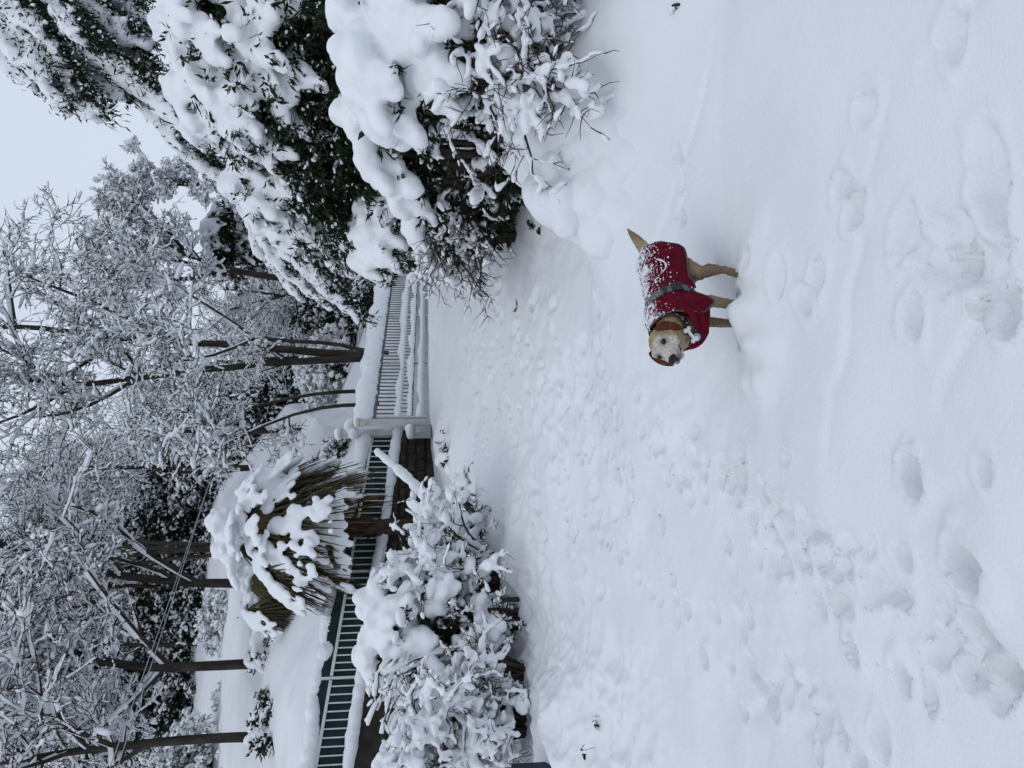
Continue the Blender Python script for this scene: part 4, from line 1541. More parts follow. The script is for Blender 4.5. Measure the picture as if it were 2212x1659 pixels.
bough_tree('snowy_conifer', cb1, [
    bl([(-60, -60), (7, 40), (40, 110), (75, 160), (125, 225)], 10.9, -0.2), bl([(-30, -50), (30, 60), (100, 120), (150, 190), (190, 245)], 10.7, -0.15),
    bl([(40, -60), (90, 60), (140, 120), (200, 170), (255, 205)], 10.9, -0.1), bl([(-110, -50), (-60, 40), (0, 100), (30, 150), (70, 190)], 11.2, -0.1),
    bl([(20, -60), (20, 10), (50, 40), (90, 70)], 10.3, -0.1)],
    211, 'snowy conifer in the top right corner with boughs reaching over the sky', 'tree', EG, rs=0.15, width=0.50, trunk=tr1, dens=130, bits=2500)
cb2 = foot(700, -20, 10.0)
tr2 = [W(x, y, 10.4)[:] for (x, y) in ((760, -50), (600, -45), (400, -40), (250, -40), (150, -35))]
bough_tree('snowy_conifer', cb2, [
    bl([(100, -40), (149, 19), (179, 104), (250, 160), (324, 208), (385, 265), (435, 324)], 10.4, -0.05), bl([(150, -40), (186, 10), (240, 50), (316, 90)], 10.2, -0.05),
    bl([(230, -40), (270, 10), (310, 50), (340, 80)], 10.4, -0.1), bl([(324, 208), (345, 250), (375, 290), (400, 310)], 10.8, -0.1), bl([(180, -40), (230, 70), (290, 140), (350, 190)], 10.9, -0.05),
    bl([(90, -50), (120, 10), (150, 50), (180, 75)], 10.0, -0.1), bl([(330, 220), (380, 300), (440, 350), (470, 390)], 11.3, -0.05)],
    212, 'snowy conifer with one long bough slanting down above the biggest domed evergreen', 'tree', EG, rs=0.14, width=0.42, trunk=tr2, dens=130, bits=2500)
cb3 = foot(760, 470, 12.0)
bough_tree('weeping_conifer', cb3, [
    bl([(538, 452), (578, 492), (628, 552), (678, 602), (728, 647), (768, 692)], 12.4, -0.1), bl([(568, 422), (618, 482), (678, 532), (728, 582), (768, 602)], 12.0, -0.1),
    bl([(578, 512), (618, 582), (668, 632), (708, 657)], 12.8, -0.05), bl([(598, 422), (658, 462), (718, 512), (768, 552)], 11.6, -0.1),
    bl([(548, 472), (578, 552), (608, 602), (648, 642)], 13.2, 0), bl([(658, 432), (718, 472), (758, 522), (778, 552)], 11.2, -0.1)],
    213, 'weeping conifer with snowy boughs drooping towards the top of the gate', 'tree', EG, rs=0.13, width=0.40, trunk=[W(x, y, 12.2)[:] for (x, y) in ((800, 450), (700, 440), (600, 430), (540, 440))], dens=110, bits=2500)
cb4 = foot(600, 520, 19.0)
L5 = [lobe(480, 505, 25.5, 60, 46), lobe(540, 520, 26, 58, 48), lobe(470, 560, 25.6, 44, 36)]
evergreen('laden_evergreen', foot_of(L5), L5, 205, 'small evergreen with fat snow caps among the bare limbs of the slanting tree', 'tree', EG, sprays=60, slen=0.4, rb=0.16, droop=0.7,
          cover=(1.0, 0.7, 0.2), voxel=0.05, leaves=40, ll=0.16, lw=0.05, fill=1500, bits=900, namp=0.025, trunk_r=0.06)

# ------------------------------------------------------------------ big bush in front, right
def twig_bush(t, base, roots, seed, dirs, L, r0, snow=1.2, blob=0.7, par=None, flatb=(1.6, 1.1, .45), bsz=0.045):
    rg = random.Random(seed)
    segs = []
    for q in roots:
        d = Vector(dirs) + Vector((rg.gauss(0, .45), rg.gauss(0, .35), rg.gauss(0, .35)))
        grow(segs, Vector(q), d.normalized(), L * rg.uniform(.7, 1.25), r0 * rg.uniform(.7, 1.2), 2, rg, par or PB)
    S = np.array(segs)
    g = Geo().add(*tubes(S[:, 0:3], S[:, 3:6], S[:, 6], S[:, 7], 5))
    sub('twigs', g, M['twig'], t, base)
    r = np.random.default_rng(seed)
    n = len(S)
    lvs = S[:, 8]
    pick = r.random(n) < np.where(lvs <= 3, blob * 1.9, blob * 1.2)
    P0, P1 = S[pick, 0:3], S[pick, 3:6]
    m_ = len(P0)
    patch = np.clip(0.65 + 0.9 * noise3(P0 * 5.0, seed), 0.15, 1.7)
    sz = bsz * snow * np.clip(r.lognormal(-.1, .30, m_), .4, 1.8) * patch
    c = (P0 + P1) / 2 + np.array([0, 0, 1.0]) * (sz * .45 + 0.008)[:, None] + r.normal(0, .006, (m_, 3))
    Ls = np.linalg.norm(P1 - P0, axis=1)
    rad = np.stack([np.maximum(Ls * .75, sz * 1.1), sz * .9, sz * .55], 1)
    V, F = blobs(c, rad, frame_from(P1 - P0), ICO2)
    V, F = remesh(V, F, 0.0135, 2, 0.007, 20, seed)
    return (V, F)


PB = dict(rmin=0.0042, max=4, n=[6, 6, 6, 4, 3], wander=[0.1, 0.14, 0.16, 0.2, 0.22], grav=[0, 0, -0.015, -0.02, -0.03],
          kids=[0, 0, 1, 2, 0], prob=[0, 0, 0.95, 0.55, 0], len=[(.5, .8), (.5, .8), (.35, .6), (.35, .6)])


def laden_bush(name, lobes, seed, label, roots, dirs, tl, kw, group, r0=0.014, bsz=0.045, blob=0.6):
    base = foot_of(lobes)
    t = evergreen(name, base, lobes, seed, label, 'bush', group, **kw)
    if roots:
        vf = twig_bush(t, base, roots, seed + 1, dirs, tl, r0, bsz=bsz, blob=blob)
        sub('snow_on_twigs', vf, M['snow'], t, base)
    return t


rr = random.Random(9)
FB = 'big snow smothered bushes in front on the right'
kw = dict(sprays=58, slen=0.34, rb=0.145, droop=0.50, cover=(1.0, 0.90, 0.05), voxel=0.028, leaves=14, ll=0.10, lw=0.030, fill=2600, bits=300, namp=0.026, trunk_r=0.035, flat=0.74, covz=0.0, smooth=3)
LA = [lobe(840, 20, 5.7, 165, 130), lobe(870, 160, 5.9, 140, 140), lobe(950, 70, 5.5, 150, 110), lobe(930, 200, 5.9, 100, 85)]
rootsA = [W(rr.uniform(980, 1110), rr.uniform(-80, 215), rr.uniform(5.2, 5.8)) for _ in range(62)]
laden_bush('snowy_bush', LA, 221, 'nearest snow smothered bush at the right edge with bare twigs hanging low', rootsA, (-0.55, -0.5, -0.30), 0.58, kw, FB, 0.014, 0.034, 0.36)
# long bare twigs hanging out over the bank
ta = [o_ for o_ in bpy.data.objects if o_.name == 'snowy_bush'][0]
rootsL = [W(rr.uniform(1060, 1140), rr.uniform(-30, 170), rr.uniform(4.9, 5.3)) for _ in range(14)]
vf = twig_bush(ta, ta.location, rootsL, 229, (-0.50, -0.50, -0.62), 0.62, 0.013, bsz=0.030, blob=0.34)
sub('snow_on_twigs', vf, M['snow'], ta, ta.location)
LB = [lobe(850, 270, 6.5, 115, 120), lobe(890, 350, 6.9, 105, 105)]
rootsB = [W(rr.uniform(930, 1000), rr.uniform(200, 400), rr.uniform(6.3, 7.0)) for _ in range(9)]
laden_bush('snowy_bush', LB, 223, 'middle snow smothered bush above the dark hollow and timber edging', rootsB, (-0.5, -0.5, -0.1), 0.35, kw, FB, 0.012, 0.034, 0.35)
LC = [lobe(912, 440, 7.6, 92, 68), lobe(945, 500, 8.0, 78, 62), lobe(968, 548, 8.3, 58, 50)]
rootsC = [W(rr.uniform(950, 1040), rr.uniform(400, 560), rr.uniform(7.4, 8.3)) for _ in range(75)]
laden_bush('snowy_bush', LC, 225, 'farthest of the big bushes, dark bare twigs spreading over the snow near the gate', rootsC, (-0.7, -0.35, 0.05), 0.5, dict(kw, cover=(1., .8, 0), rb=.12), FB, 0.012, 0.026, 0.22)
LH = [lobe(1095, 320, 7.1, 120, 75), lobe(1070, 430, 7.6, 80, 60), lobe(1040, 230, 6.6, 90, 60)]  # added mass of dark leaves, deepens the shade in the hollow
evergreen('hollow_dark_fill', foot_of(LH), LH, 228, 'added dark leaf fill that deepens the shade in the hollow beneath the big bushes', 'shrub', FB, sprays=60, slen=0.2, rb=0.05, droop=0.5,
          cover=(0.12, 0.06, 0.0), voxel=0.03, leaves=40, ll=0.08, lw=0.045, fill=5600, bits=50, namp=0.01, trunk_r=0.02)
# low dark leaves at the right edge, poking out of the snow
LD_ = [lobe(1385, 12, 4.6, 22, 30), lobe(1450, 12, 4.3, 16, 18)]
evergreen('low_shrub', foot_of(LD_), LD_, 227, 'few dark leaves poking out of the snow at the right edge', 'shrub', None, sprays=240, slen=0.10, rb=0.05, droop=0.4, cover=(0.5, 0.3, 0.1),
          voxel=0.02, leaves=18, ll=0.05, lw=0.025, fill=3000, bits=200, namp=0.008, trunk_r=0.012)

# ------------------------------------------------------------------ shrubs on the left
LG = 'snow laden shrubs along the left border'
kl = dict(sprays=66, slen=0.28, rb=0.120, droop=0.55, cover=(1.0, 0.92, 0.10), voxel=0.028, leaves=14, ll=0.08, lw=0.028, fill=1800, bits=500, namp=0.024, trunk_r=0.03, flat=0.72, smooth=3, covz=0.0)
S1 = [lobe(885, 1310, 8.4, 95, 115), lobe(870, 1400, 8.2, 95, 105), lobe(950, 1350, 8.1, 100, 85)]
rt = [W(rr.uniform(960, 1060), rr.uniform(1290, 1450), rr.uniform(7.9, 8.3)) for _ in range(12)]
laden_bush('snowy_shrub', S1, 231, 'largest rounded shrub on the left, its snow dome rising over the fence foot', rt, (0.1, -0.6, -0.5), 0.4, kl, LG, 0.012, 0.035, 0.5)
S2 = [lobe(1010, 1240, 8.3, 50, 55), lobe(960, 1270, 8.5, 45, 45)]
base2 = foot(1080, 1230, 8.4)
rt = [W(rr.uniform(985, 1070), rr.uniform(1160, 1290), rr.uniform(8.2, 8.6)) for _ in range(48)]
laden_bush('twiggy_shrub', S2, 233, 'twiggy upright shrub with fat snow lumps in front of the palm trunk', rt, (0.05, -0.1, 0.9), 0.62,
           dict(kl, cover=(0.8, 0.45, .1), sprays=50, fill=700), LG, 0.013, 0.044, 0.42)
S3 = [lobe(1020, 1120, 9.2, 55, 28), lobe(1000, 1080, 9.4, 40, 25), lobe(1030, 1170, 9.0, 45, 30)]
laden_bush('snowy_shrub', S3, 235, 'low spreading shrub at the foot of the palm trunk', [], (0, 0, 1), 0.3, dict(kl, fill=1800, leaves=40, rb=0.10, cover=(1., .6, .1)), LG)
S4 = [lobe(1075, 1340, 7.8, 45, 50), lobe(1050, 1310, 7.9, 30, 30)]
laden_bush('snowy_shrub', S4, 237, 'small lumpy shrub at the edge of the lawn in front of the largest left shrub', [W(1110, 1340, 7.6)], (0, 0, 1), 0.3, dict(kl, rb=0.09, slen=0.18, sprays=110), LG)
S5 = [lobe(1050, 1440, 7.6, 50, 45), lobe(1080, 1470, 7.5, 40, 35)]
rt = [W(rr.uniform(1050, 1120), rr.uniform(1410, 1500), 7.5) for _ in range(25)]
t5 = laden_bush('rose_bush', S5, 239, 'low bare rose bush with snow lumps and a red hip on the left', rt, (0, -0.2, 0.8), 0.35, dict(kl, rb=0.085, slen=0.18, sprays=100, cover=(1., .7, .1), leaves=10, fill=500), LG, 0.009, 0.03, 0.4)
hp = W(1035, 1500, 7.2)
V, F = blobs(np.array([hp[:]]), np.array([[.014, .014, .017]]), None, ICO2)
sub('rose_hip', (V, F), M['berry'], t5, t5.location)
S6 = [lobe(900, 1600, 7.6, 85, 85), lobe(970, 1550, 7.5, 90, 80), lobe(1030, 1600, 7.2, 85, 55), lobe(860, 1660, 7.4, 65, 60), lobe(1010, 1500, 7.7, 60, 50)]
rt = [W(rr.uniform(900, 1060), rr.uniform(1480, 1660), rr.uniform(7.1, 7.7)) for _ in range(60)]
laden_bush('frosted_shrub', S6, 241, 'loose twiggy shrub frosted all over at the left edge', rt, (0.0, -0.3, -0.2), 0.45, dict(kl, rb=0.058, slen=0.24, sprays=165, cover=(1., .95, .55), leaves=3, fill=120, lmat='twig', lw=0.008, voxel=0.024, bits=4000, bitsz=0.026, namp=0.012),
           LG, 0.009, 0.033, 0.70)
# arching snowy canes between the two left shrubs
cn = foot(1080, 1470, 8.0)
t = thing('arching_shrub', cn, 'arching shrub of long snow lined canes leaning to the fence on the left', 'shrub', LG)
g, s = Geo(), Geo()
rg = random.Random(4)
for q in range(20):
    x0, y0 = rg.uniform(930, 1010), rg.uniform(1380, 1450)
    x1, y1 = rg.uniform(790, 910), y0 + rg.uniform(60, 190)
    nn = 26
    ts = np.linspace(0, 1, nn)
    bow = rg.uniform(15, 60)
    P = np.array([W(x0 + (x1 - x0) * a_ - bow * math.sin(3.14 * a_), y0 + (y1 - y0) * a_ ** 1.2, 8.0 - 0.25 * a_)[:] for a_ in ts])
    P += np.array([0, rg.uniform(-.4, .4), 0])
    P += np.stack([noise2(ts * 5 + q * 7, ts * 0 + k, 91) for k in range(3)], 1) * 0.035
    g.add(*tube_chain(P, np.linspace(0.014, 0.006, nn), 5))
    for tw_ in range(5):
        i_ = rg.randrange(6, nn - 1)
        e_ = P[i_] + np.array([rg.uniform(-.14, .14), rg.uniform(-.14, .14), rg.uniform(-.12, .10)])
        g.add(*tube_chain(np.array([P[i_], e_]), np.array([.006, .004]), 4))
        s.add(*blobs(np.array([(P[i_] + e_) / 2 + np.array([0, 0, .012])]), np.array([[.05, .022, .018]]), frame_from((e_ - P[i_])[None]), ICO2))
    rs_ = 0.030 * np.clip(0.75 + 0.9 * noise2(ts * 9 + q * 3.3, ts * 0, 92), 0.12, 1.6)
    s.add(*tube_chain(P + np.array([0, 0, 1.0]) * (rs_ * .7 + .004)[:, None], rs_ * np.linspace(1, .7, nn), 7))
sub('canes', g, M['twig'], t, cn)
sub('snow_load', s, M['snow'], t, cn)
# the long leaning branch caked with snow
lb0 = foot(1060, 1150, 9.3)
t = thing('leaning_branch', lb0, 'long leaning branch caked with snow pointing up across the green screen', 'branch', None)
lp_ = np.array([W(x, y, d)[:] for (x, y, d) in ((1055, 1150, 9.3), (1010, 1130, 9.3), (970, 1105, 9.35), (945, 1085, 9.4), (915, 1056, 9.45), (885, 1027, 9.5), (850, 998, 9.55), (822, 975, 9.6))])
sub('stem', Geo().tube(lp_, np.linspace(0.035, 0.012, len(lp_)), 7), M['twig'], t, lb0)
V, F = snow_run(lp_ + np.array([0, 0, 0.045]), 0.036, 0.046, 61, 0.014, 0.45, 0.3, 0.007, 0.5)
g = Geo().add(V, F)
V, F = blobs(lp_[[0, 0, 1, 2, 2, 3]] + np.array([[0, 0, .1], [.12, 0, 0], [0, 0, .08], [.03, 0, .06], [-.1, 0, .02], [0, 0, .05]]), np.array([[.20, .16, .15], [.16, .16, .12], [.17, .14, .13], [.13, .11, .10], [.10, .1, .08], [.09, .08, .07]]), None, ICO3)
V, F = remesh(V, F, 0.02, 3, 0.012, 14, 62)
g.add(V, F)
sub('snow_load', g, M['snow'], t, lb0)
# mossy leaves low between the left shrubs
MS = [lobe(1010, 1385, 8.3, 30, 26), lobe(985, 1400, 8.4, 26, 22)]
evergreen('mossy_shrub', foot_of(MS), MS, 243, 'patch of mossy yellow green leaves low among the left shrubs', 'shrub', LG, sprays=120, slen=0.12, rb=0.05, cover=(.35, .2, 0), leaves=40, ll=0.06, lw=0.03, lmat='moss', fill=2500, bits=200, voxel=0.025, trunk_r=0.012)
# plants at the lawn's upper left corner
S7 = [lobe(960, 985, 11.6, 45, 30), lobe(985, 1010, 11.0, 45, 26), lobe(1000, 1050, 10.3, 50, 24)]
laden_bush('snowy_shrub', S7, 245, 'low half buried evergreen shrub below the gate post', [], (0, 0, 1), .3, dict(kl, leaves=34, fill=1500, cover=(.9, .6, .1), rb=0.10), LG)
# sprigs that poke from the snow in the left corner
S8 = [lobe(1285, 1550, 5.75, 14, 9), lobe(1255, 1620, 5.65, 12, 8)]
evergreen('low_shrub', foot_of(S8), S8, 247, 'few green leaf tips poking out of the lumpy snow in the left corner', 'shrub', None, sprays=500, slen=0.05, rb=0.03, cover=(.15, .05, 0), leaves=12, ll=0.035, lw=0.018, fill=4000, bits=20, voxel=0.015, trunk_r=0.002)

# ------------------------------------------------------------------ shrubs and evergreens behind the fence
UG = 'evergreens in the upper garden'
def back_shrub(name, lobes, seed, label, **k):
    d0 = dict(sprays=55, slen=0.4, rb=0.13, droop=0.6, cover=(1., .8, .2), voxel=0.05, leaves=26, ll=0.16, lw=0.06, fill=900, bits=700, namp=0.02, trunk_r=0.04, bitsz=0.03)
    d0.update(k)
    evergreen(name, foot_of(lobes), lobes, seed, label, 'shrub', UG, **d0)


back_shrub('laurel_shrub', [lobe(590, 1385, 16.0, 45, 55), lobe(560, 1420, 16.2, 30, 35), lobe(630, 1350, 15.8, 30, 35)], 251, 'snow laden laurel beside the straight forked trunk behind the fence')
back_shrub('laurel_shrub', [lobe(585, 1580, 14.6, 50, 55), lobe(560, 1560, 14.8, 40, 35)], 252, 'dark broad leaved laurel lightly dusted at the far left behind the fence', cover=(.55, .35, .05), leaves=60, fill=2500)
back_shrub('snowy_evergreen', [lobe(720, 985, 17.0, 42, 42), lobe(690, 1020, 17.6, 38, 36)], 253, 'dark dusted shrub between the pale gate pillar and the big palm', cover=(.7, .45, .1), leaves=60, fill=2500, bits=1800)
back_shrub('snowy_evergreen', [lobe(770, 660, 23.0, 46, 26), lobe(780, 630, 23.5, 46, 24)], 254, 'low frosted shrub behind the far half of the gate', rb=0.09)
for q, (x, y, d, hw, hh, lab) in enumerate([(500, 1330, 27, 70, 75, 'wispy grey green conifer seen between the smaller palm and the forked trunk'),
                                           (560, 1320, 22, 40, 60, 'pale grey green shrub just left of the smaller palm'),
                                           (400, 1650, 24, 60, 110, 'grey green wispy conifer at the left edge behind the edge trunk'),
                                           (500, 1500, 25, 45, 50, 'small wispy shrub at the foot of the open slope'),
                                           (680, 800, 27, 60, 55, 'grey green thicket seen between the two boles and the saplings'),
                                           (670, 940, 30, 45, 40, 'pale frosted thicket above the gate post')]):
    lo2 = [lobe(x, y, d, hw, hh), lobe(x - hh * .5, y + hw * .3, d + .5, hw * .6, hh * .6)]
    evergreen('frosted_conifer', foot_of(lo2), lo2, 260 + q, lab, 'tree', UG, sprays=20, slen=0.7, rb=0.06, droop=0.8, cover=(.8, .6, .3), voxel=0.06, leaves=70, ll=0.22, lw=0.035, lmat='greyleaf',
              fill=260, bits=2600, namp=0.02, trunk_r=0.06, bitsz=0.05)
# dark evergreens high on the slope: one built, the rest copied
D0 = [lobe(380, 1330, 38, 75, 85), lobe(300, 1330, 38.3, 55, 70), lobe(230, 1335, 38.5, 40, 60), lobe(430, 1300, 37.6, 65, 50)]
DE = evergreen('dark_spruce', foot_of(D0), D0, 270, 'dark dusted evergreen above the open slope, beside the forked trunk', 'tree', 'dark evergreens high on the slope', sprays=5.5, slen=1.0, rb=0.16, droop=0.8,
               cover=(.55, .35, .08), voxel=0.10, leaves=80, ll=0.5, lw=0.13, lmat='needle', fill=420, bits=5000, namp=0.03, trunk_r=0.16, bitsz=0.07)
for (x, y, d, s, lab) in [(380, 1470, 40, 1.0, 'dark dusted evergreen above the open slope, left of the forked trunk'), (360, 1570, 36, 1.0, 'dark evergreen near the left edge high on the slope'),
                          (400, 1230, 42, 1.0, 'dark evergreen behind the smaller palm high on the slope'), (640, 620, 27, .62, 'dark evergreen in the gap right of the two boled tree'),
                          (620, 560, 30, .62, 'dark evergreen under the slanting tree'), (640, 690, 31, .6, 'dark evergreen behind the bent tree'), (430, 1100, 48, 1.0, 'dark evergreen above the big palm'),
                          (420, 960, 50, 1.0, 'dark evergreen above the gate post, far up'), (430, 830, 50, 1.0, 'dark evergreen above the saplings, far up'), (430, 720, 50, .9, 'dark evergreen behind the bent tree, far up'),
                          (330, 1400, 52, 1.2, 'farthest dark evergreen above the open slope'), (330, 1620, 50, 1.3, 'farthest dark evergreen at the left edge'), (470, 1010, 40, 1.0, 'dark evergreen up the slope above the gate pillar'), (470, 880, 41, 1.0, 'dark evergreen up the slope above the close pair of saplings'),
                          (450, 1160, 41, 1.0, 'dark evergreen up the slope right above the big palm'), (520, 700, 39, .8, 'dark evergreen up the slope behind the bent tree')]:
    p = W(x, y, d)
    dup(DE, (p.x, d, gz(p.x, d) - 0.3), fr.uniform(0, 6.28), s, lab)
# far woods: one mass nobody could count
r = np.random.default_rng(5)
g, s = Geo(), Geo()
nfar = 420
fx = r.uniform(-55, 26, nfar)
fy = r.uniform(56, 82, nfar)
fz = ground(fx[:, None], fy[:, None], False)[:, 0]
hgt = r.uniform(7, 12, nfar) * np.interp(fx, [-55, -2, 8, 26], [1, 1, .55, .5])
g.add(*tubes(np.stack([fx, fy, fz - 1], 1), np.stack([fx + r.normal(0, .5, nfar), fy, fz + hgt], 1), np.full(nfar, .16), np.full(nfar, .04), 5))
k = 46
b0 = np.repeat(np.stack([fx, fy, fz], 1), k, 0)
hh = np.repeat(hgt, k) * r.uniform(.12, 1, nfar * k)
az = r.uniform(0, 6.283, nfar * k)
ln = r.uniform(.8, 2.4, nfar * k)
a = b0 + np.stack([0 * hh, 0 * hh, hh], 1)
b = a + np.stack([np.cos(az) * ln, np.sin(az) * ln, r.uniform(-.5, 1.0, nfar * k) * ln], 1)
g.add(*tubes(a, b, np.full(nfar * k, .045), np.full(nfar * k, .02), 3))
s.add(*tubes(a + np.array([0, 0, .08]), b + np.array([0, 0, .08]), np.full(nfar * k, .07), np.full(nfar * k, .06), 3))
V, F = g.data()
fw = obj_np('far_wood', V, F, M['bark'], None, True, (0, 60, 10))
fw['kind'] = 'stuff'
sn = sub('snow_load', s, M['snow'], fw, (0, 60, 10))
sn['kind'] = 'stuff'

# ------------------------------------------------------------------ palms
def fan_frond(pet, hub, dr, size, seed, nseg=15, spread=2.3, dead=False, bend=0.9):
    """Palm fan: petiole tube plus folded drooping blades."""
    r = np.random.default_rng(seed)
    g = Geo()
    g.add(*tube_chain(pet, np.linspace(0.016, 0.010, len(pet)), 5))
    z = np.array([0, 0, 1.0])
    d = nrm(dr[None])[0]
    s = np.cross(d, z)
    s = s / max(np.linalg.norm(s), 1e-6)
    up = np.cross(s, d)
    for k in range(nseg):
        a = (k / (nseg - 1) - 0.5) * spread
        dv = d * math.cos(a) + s * math.sin(a)
        L = size * (0.75 + 0.25 * math.cos(a)) * r.uniform(.85, 1.1)
        m_ = 6
        t = np.linspace(0, 1, m_)
        P = hub + dv * (t * L)[:, None]
        P[:, 2] -= bend * L * (t ** 2) * r.uniform(.35, .75)
        w = 0.026 * np.array([.5, 1, 1.05, .85, .5, .08]) * r.uniform(.8, 1.2)
        sd = nrm(np.cross(dv, up)[None])[0]
        lft = P + sd * w[:, None] + up * 0.010
        rgt = P - sd * w[:, None] + up * 0.010
        V = np.concatenate([lft, P, rgt])
        i = np.arange(m_ - 1)
        g.add(V, np.concatenate([np.stack([i, i + 1, i + 1 + m_, i + m_], 1), np.stack([i + m_, i + 1 + m_, i + 1 + 2 * m_, i + 2 * m_], 1)]))
    return g


def palm(base, top, r0, r1, seed, label, nfr, size, snowy, caps, trunk_rings=True, dropf=1.0):
    t = thing('fan_palm', base, label, 'palm tree', 'fan palms behind and before the fence')
    r = np.random.default_rng(seed)
    b, e = np.array(base), np.array(top)
    n = 60
    ts = np.linspace(0, 1, n)
    P = b + (e - b) * ts[:, None]
    P[:, 0] += 0.03 * np.sin(ts * 4)
    rad = np.interp(ts, [0, .75, 1], [r0 * .85, r0, r1]) * (1 + 0.07 * (np.arange(n) % 3 == 0)) + r.normal(0, .006, n)
    sub('trunk', Geo().tube(P, rad, 16), M['palmbark'], t, base)
    # leaf-base stubs all round the trunk, with shreds of fibre
    g = Geo()
    for k in range(90):
        f = r.uniform(.02, .98)
        a = r.uniform(0, 6.283)
        c = b + (e - b) * f
        o = np.array([math.cos(a), math.sin(a), 0])
        rr_ = np.interp(f, [0, .75, 1], [r0 * .85, r0, r1])
        p0 = c + o * rr_ * .9
        p1 = c + o * (rr_ + r.uniform(.03, .08)) + np.array([0, 0, r.uniform(.03, .12)])
        sdv = np.cross(o, [0, 0, 1.0])
        g.add(np.array([p0 - sdv * .035, p0 + sdv * .035, p1 + sdv * .02, p1 - sdv * .02, p0 - sdv * .035 - [0, 0, .03], p0 + sdv * .035 - [0, 0, .03]]),
              np.array([[0, 1, 2, 3], [5, 4, 3, 2]]))
    q = sub('leaf_stubs', g, M['palmbark'], t, base, False)
    BC, BR, BT_ = [], [], []
    for k in range(nfr):
        f = (k + .5) / nfr
        az = k * 2.39996 + r.normal(0, .15)
        el = math.radians(np.interp(f, [0, .25, .6, 1.0], [78, 42, 5, -40])) + r.normal(0, .17)
        o = np.array([math.cos(az) * math.cos(el), math.sin(az) * math.cos(el), math.sin(el)])
        pl = size * r.uniform(.42, .92) * np.interp(f, [0, .3, 1], [.75, 1, .9])
        u = np.linspace(0, 1, 6)
        pet = e + np.array([0, 0, 0.05]) + o * (u * pl)[:, None]
        pet[:, 2] -= dropf * 0.34 * pl * u ** 2
        tg = pet[-1] - pet[-2]
        dead = f > .84
        fr_ = fan_frond(pet, pet[-1], tg + np.array([0, 0, -.10 * dropf]), size * r.uniform(.75, 1.0), seed * 100 + k, bend=1.1 * dropf)
        sub('frond', fr_, M['deadfrond' if dead else 'frond'], t, base, False)
        if r.random() < np.interp(f, [0, .5, .8, 1], [1, 1, .95, .7]) * snowy:
            dv = tg / np.linalg.norm(tg) + np.array([0, 0, -.25 * dropf])
            dv = dv / np.linalg.norm(dv)
            sdv = np.cross(dv, [0, 0, 1.0])
            sdv /= max(np.linalg.norm(sdv), 1e-5)
            for j in range(54):
                l_ = r.uniform(-.05, .92) * size * .9
                w_ = r.uniform(-1, 1) * (0.10 + .62 * l_)
                c = pet[-1] + dv * l_ * math.cos(w_ / max(size, .1)) + sdv * w_ * .75
                c[2] -= 1.1 * dropf * .5 * l_ * l_ / size + abs(w_) * .12
                sz = r.uniform(.045, .092) * (1.15 - .5 * l_ / size) * (size / .8)
                BC.append(c + [0, 0, sz * .6])
                BR.append([sz * 1.5, sz * 1.05, sz * .62])
                BT_.append(dv + [0, 0, -.8 * l_ / size])
            for j in range(5):
                c = pet[j + 1] if j < 5 else pet[-1]
                BC.append(c + [0, 0, .03])
                BR.append([.09, .035, .035])
                BT_.append(tg)
    for (c, rd) in caps:
        BC.append(c)
        BR.append(np.array(rd) * .86)
        BT_.append([1, 0, 0])
        for dv in sph(26, r, -0.5):
            BC.append(c + dv * rd * .80)
            BR.append(np.array([.34, .34, .26]) * np.mean(rd) * r.uniform(.7, 1.25))
            BT_.append([1, 0, 0.0])
    V, F = blobs(np.array(BC), np.array(BR), frame_from(np.array(BT_)), ICO2)
    V, F = remesh(V, F, 0.028, 3, 0.016, 13, seed)
    sub('snow_load', (V, F), M['snow'], t, base)
    return t


pb, pt_ = W(945, 1142, 12.4), W(590, 1128, 12.4)
pb.z = min(pb.z, gz(pb.x, pb.y)) - 0.1
pt_.x = pb.x + 0.06
caps = []
for (x, y, hw, hh, dd) in [(478, 1132, 32, 34, 0), (492, 1182, 34, 32, .05), (505, 1215, 18, 20, .05), (545, 1060, 22, 36, 0), (590, 1040, 26, 42, -.3), (650, 1180, 24, 34, -.7)]:
    p = W(x, y, 12.4 + dd)
    k = K / 740 * 12.4
    caps.append((np.array(p[:]), np.array([hw * k, hw * k * .9, hh * k])))
palm(pb, pt_, 0.14, 0.20, 31, 'big fan palm with a shaggy dark trunk and an umbrella of heavy snow', 35, 0.92, 1.0, caps, dropf=1.0)
pb2, pt2 = W(692, 1280, 15.4), W(560, 1272, 15.4)
pb2.z = gz(pb2.x, pb2.y) - 0.1
pt2.x = pb2.x
k = K / 740 * 15.4
caps2 = [(np.array(W(535, 1262, 15.4)[:]), np.array([22 * k, 22 * k, 20 * k])), (np.array(W(555, 1295, 15.3)[:]), np.array([18 * k, 18 * k, 22 * k]))]
palm(pb2, pt2, 0.13, 0.17, 37, 'smaller fan palm with drooping olive fronds, left of the big palm', 24, 0.74, 0.6, caps2, dropf=1.3)

# ------------------------------------------------------------------ the dog
def tcaps(a, b, ra, rb, n=9):
    """Tapered capsule as a row of overlapping spheres."""
    a, b = np.asarray(a, float), np.asarray(b, float)
    n = max(int(np.linalg.norm(b - a) / (min(np.mean(ra), np.mean(rb)) * 0.35)) + 2, 3)
    t = np.linspace(0, 1, n)[:, None]
    c = a + (b - a) * t
    ra, rb = np.broadcast_to(ra, 3), np.broadcast_to(rb, 3)
    return c, ra + (rb - ra) * t


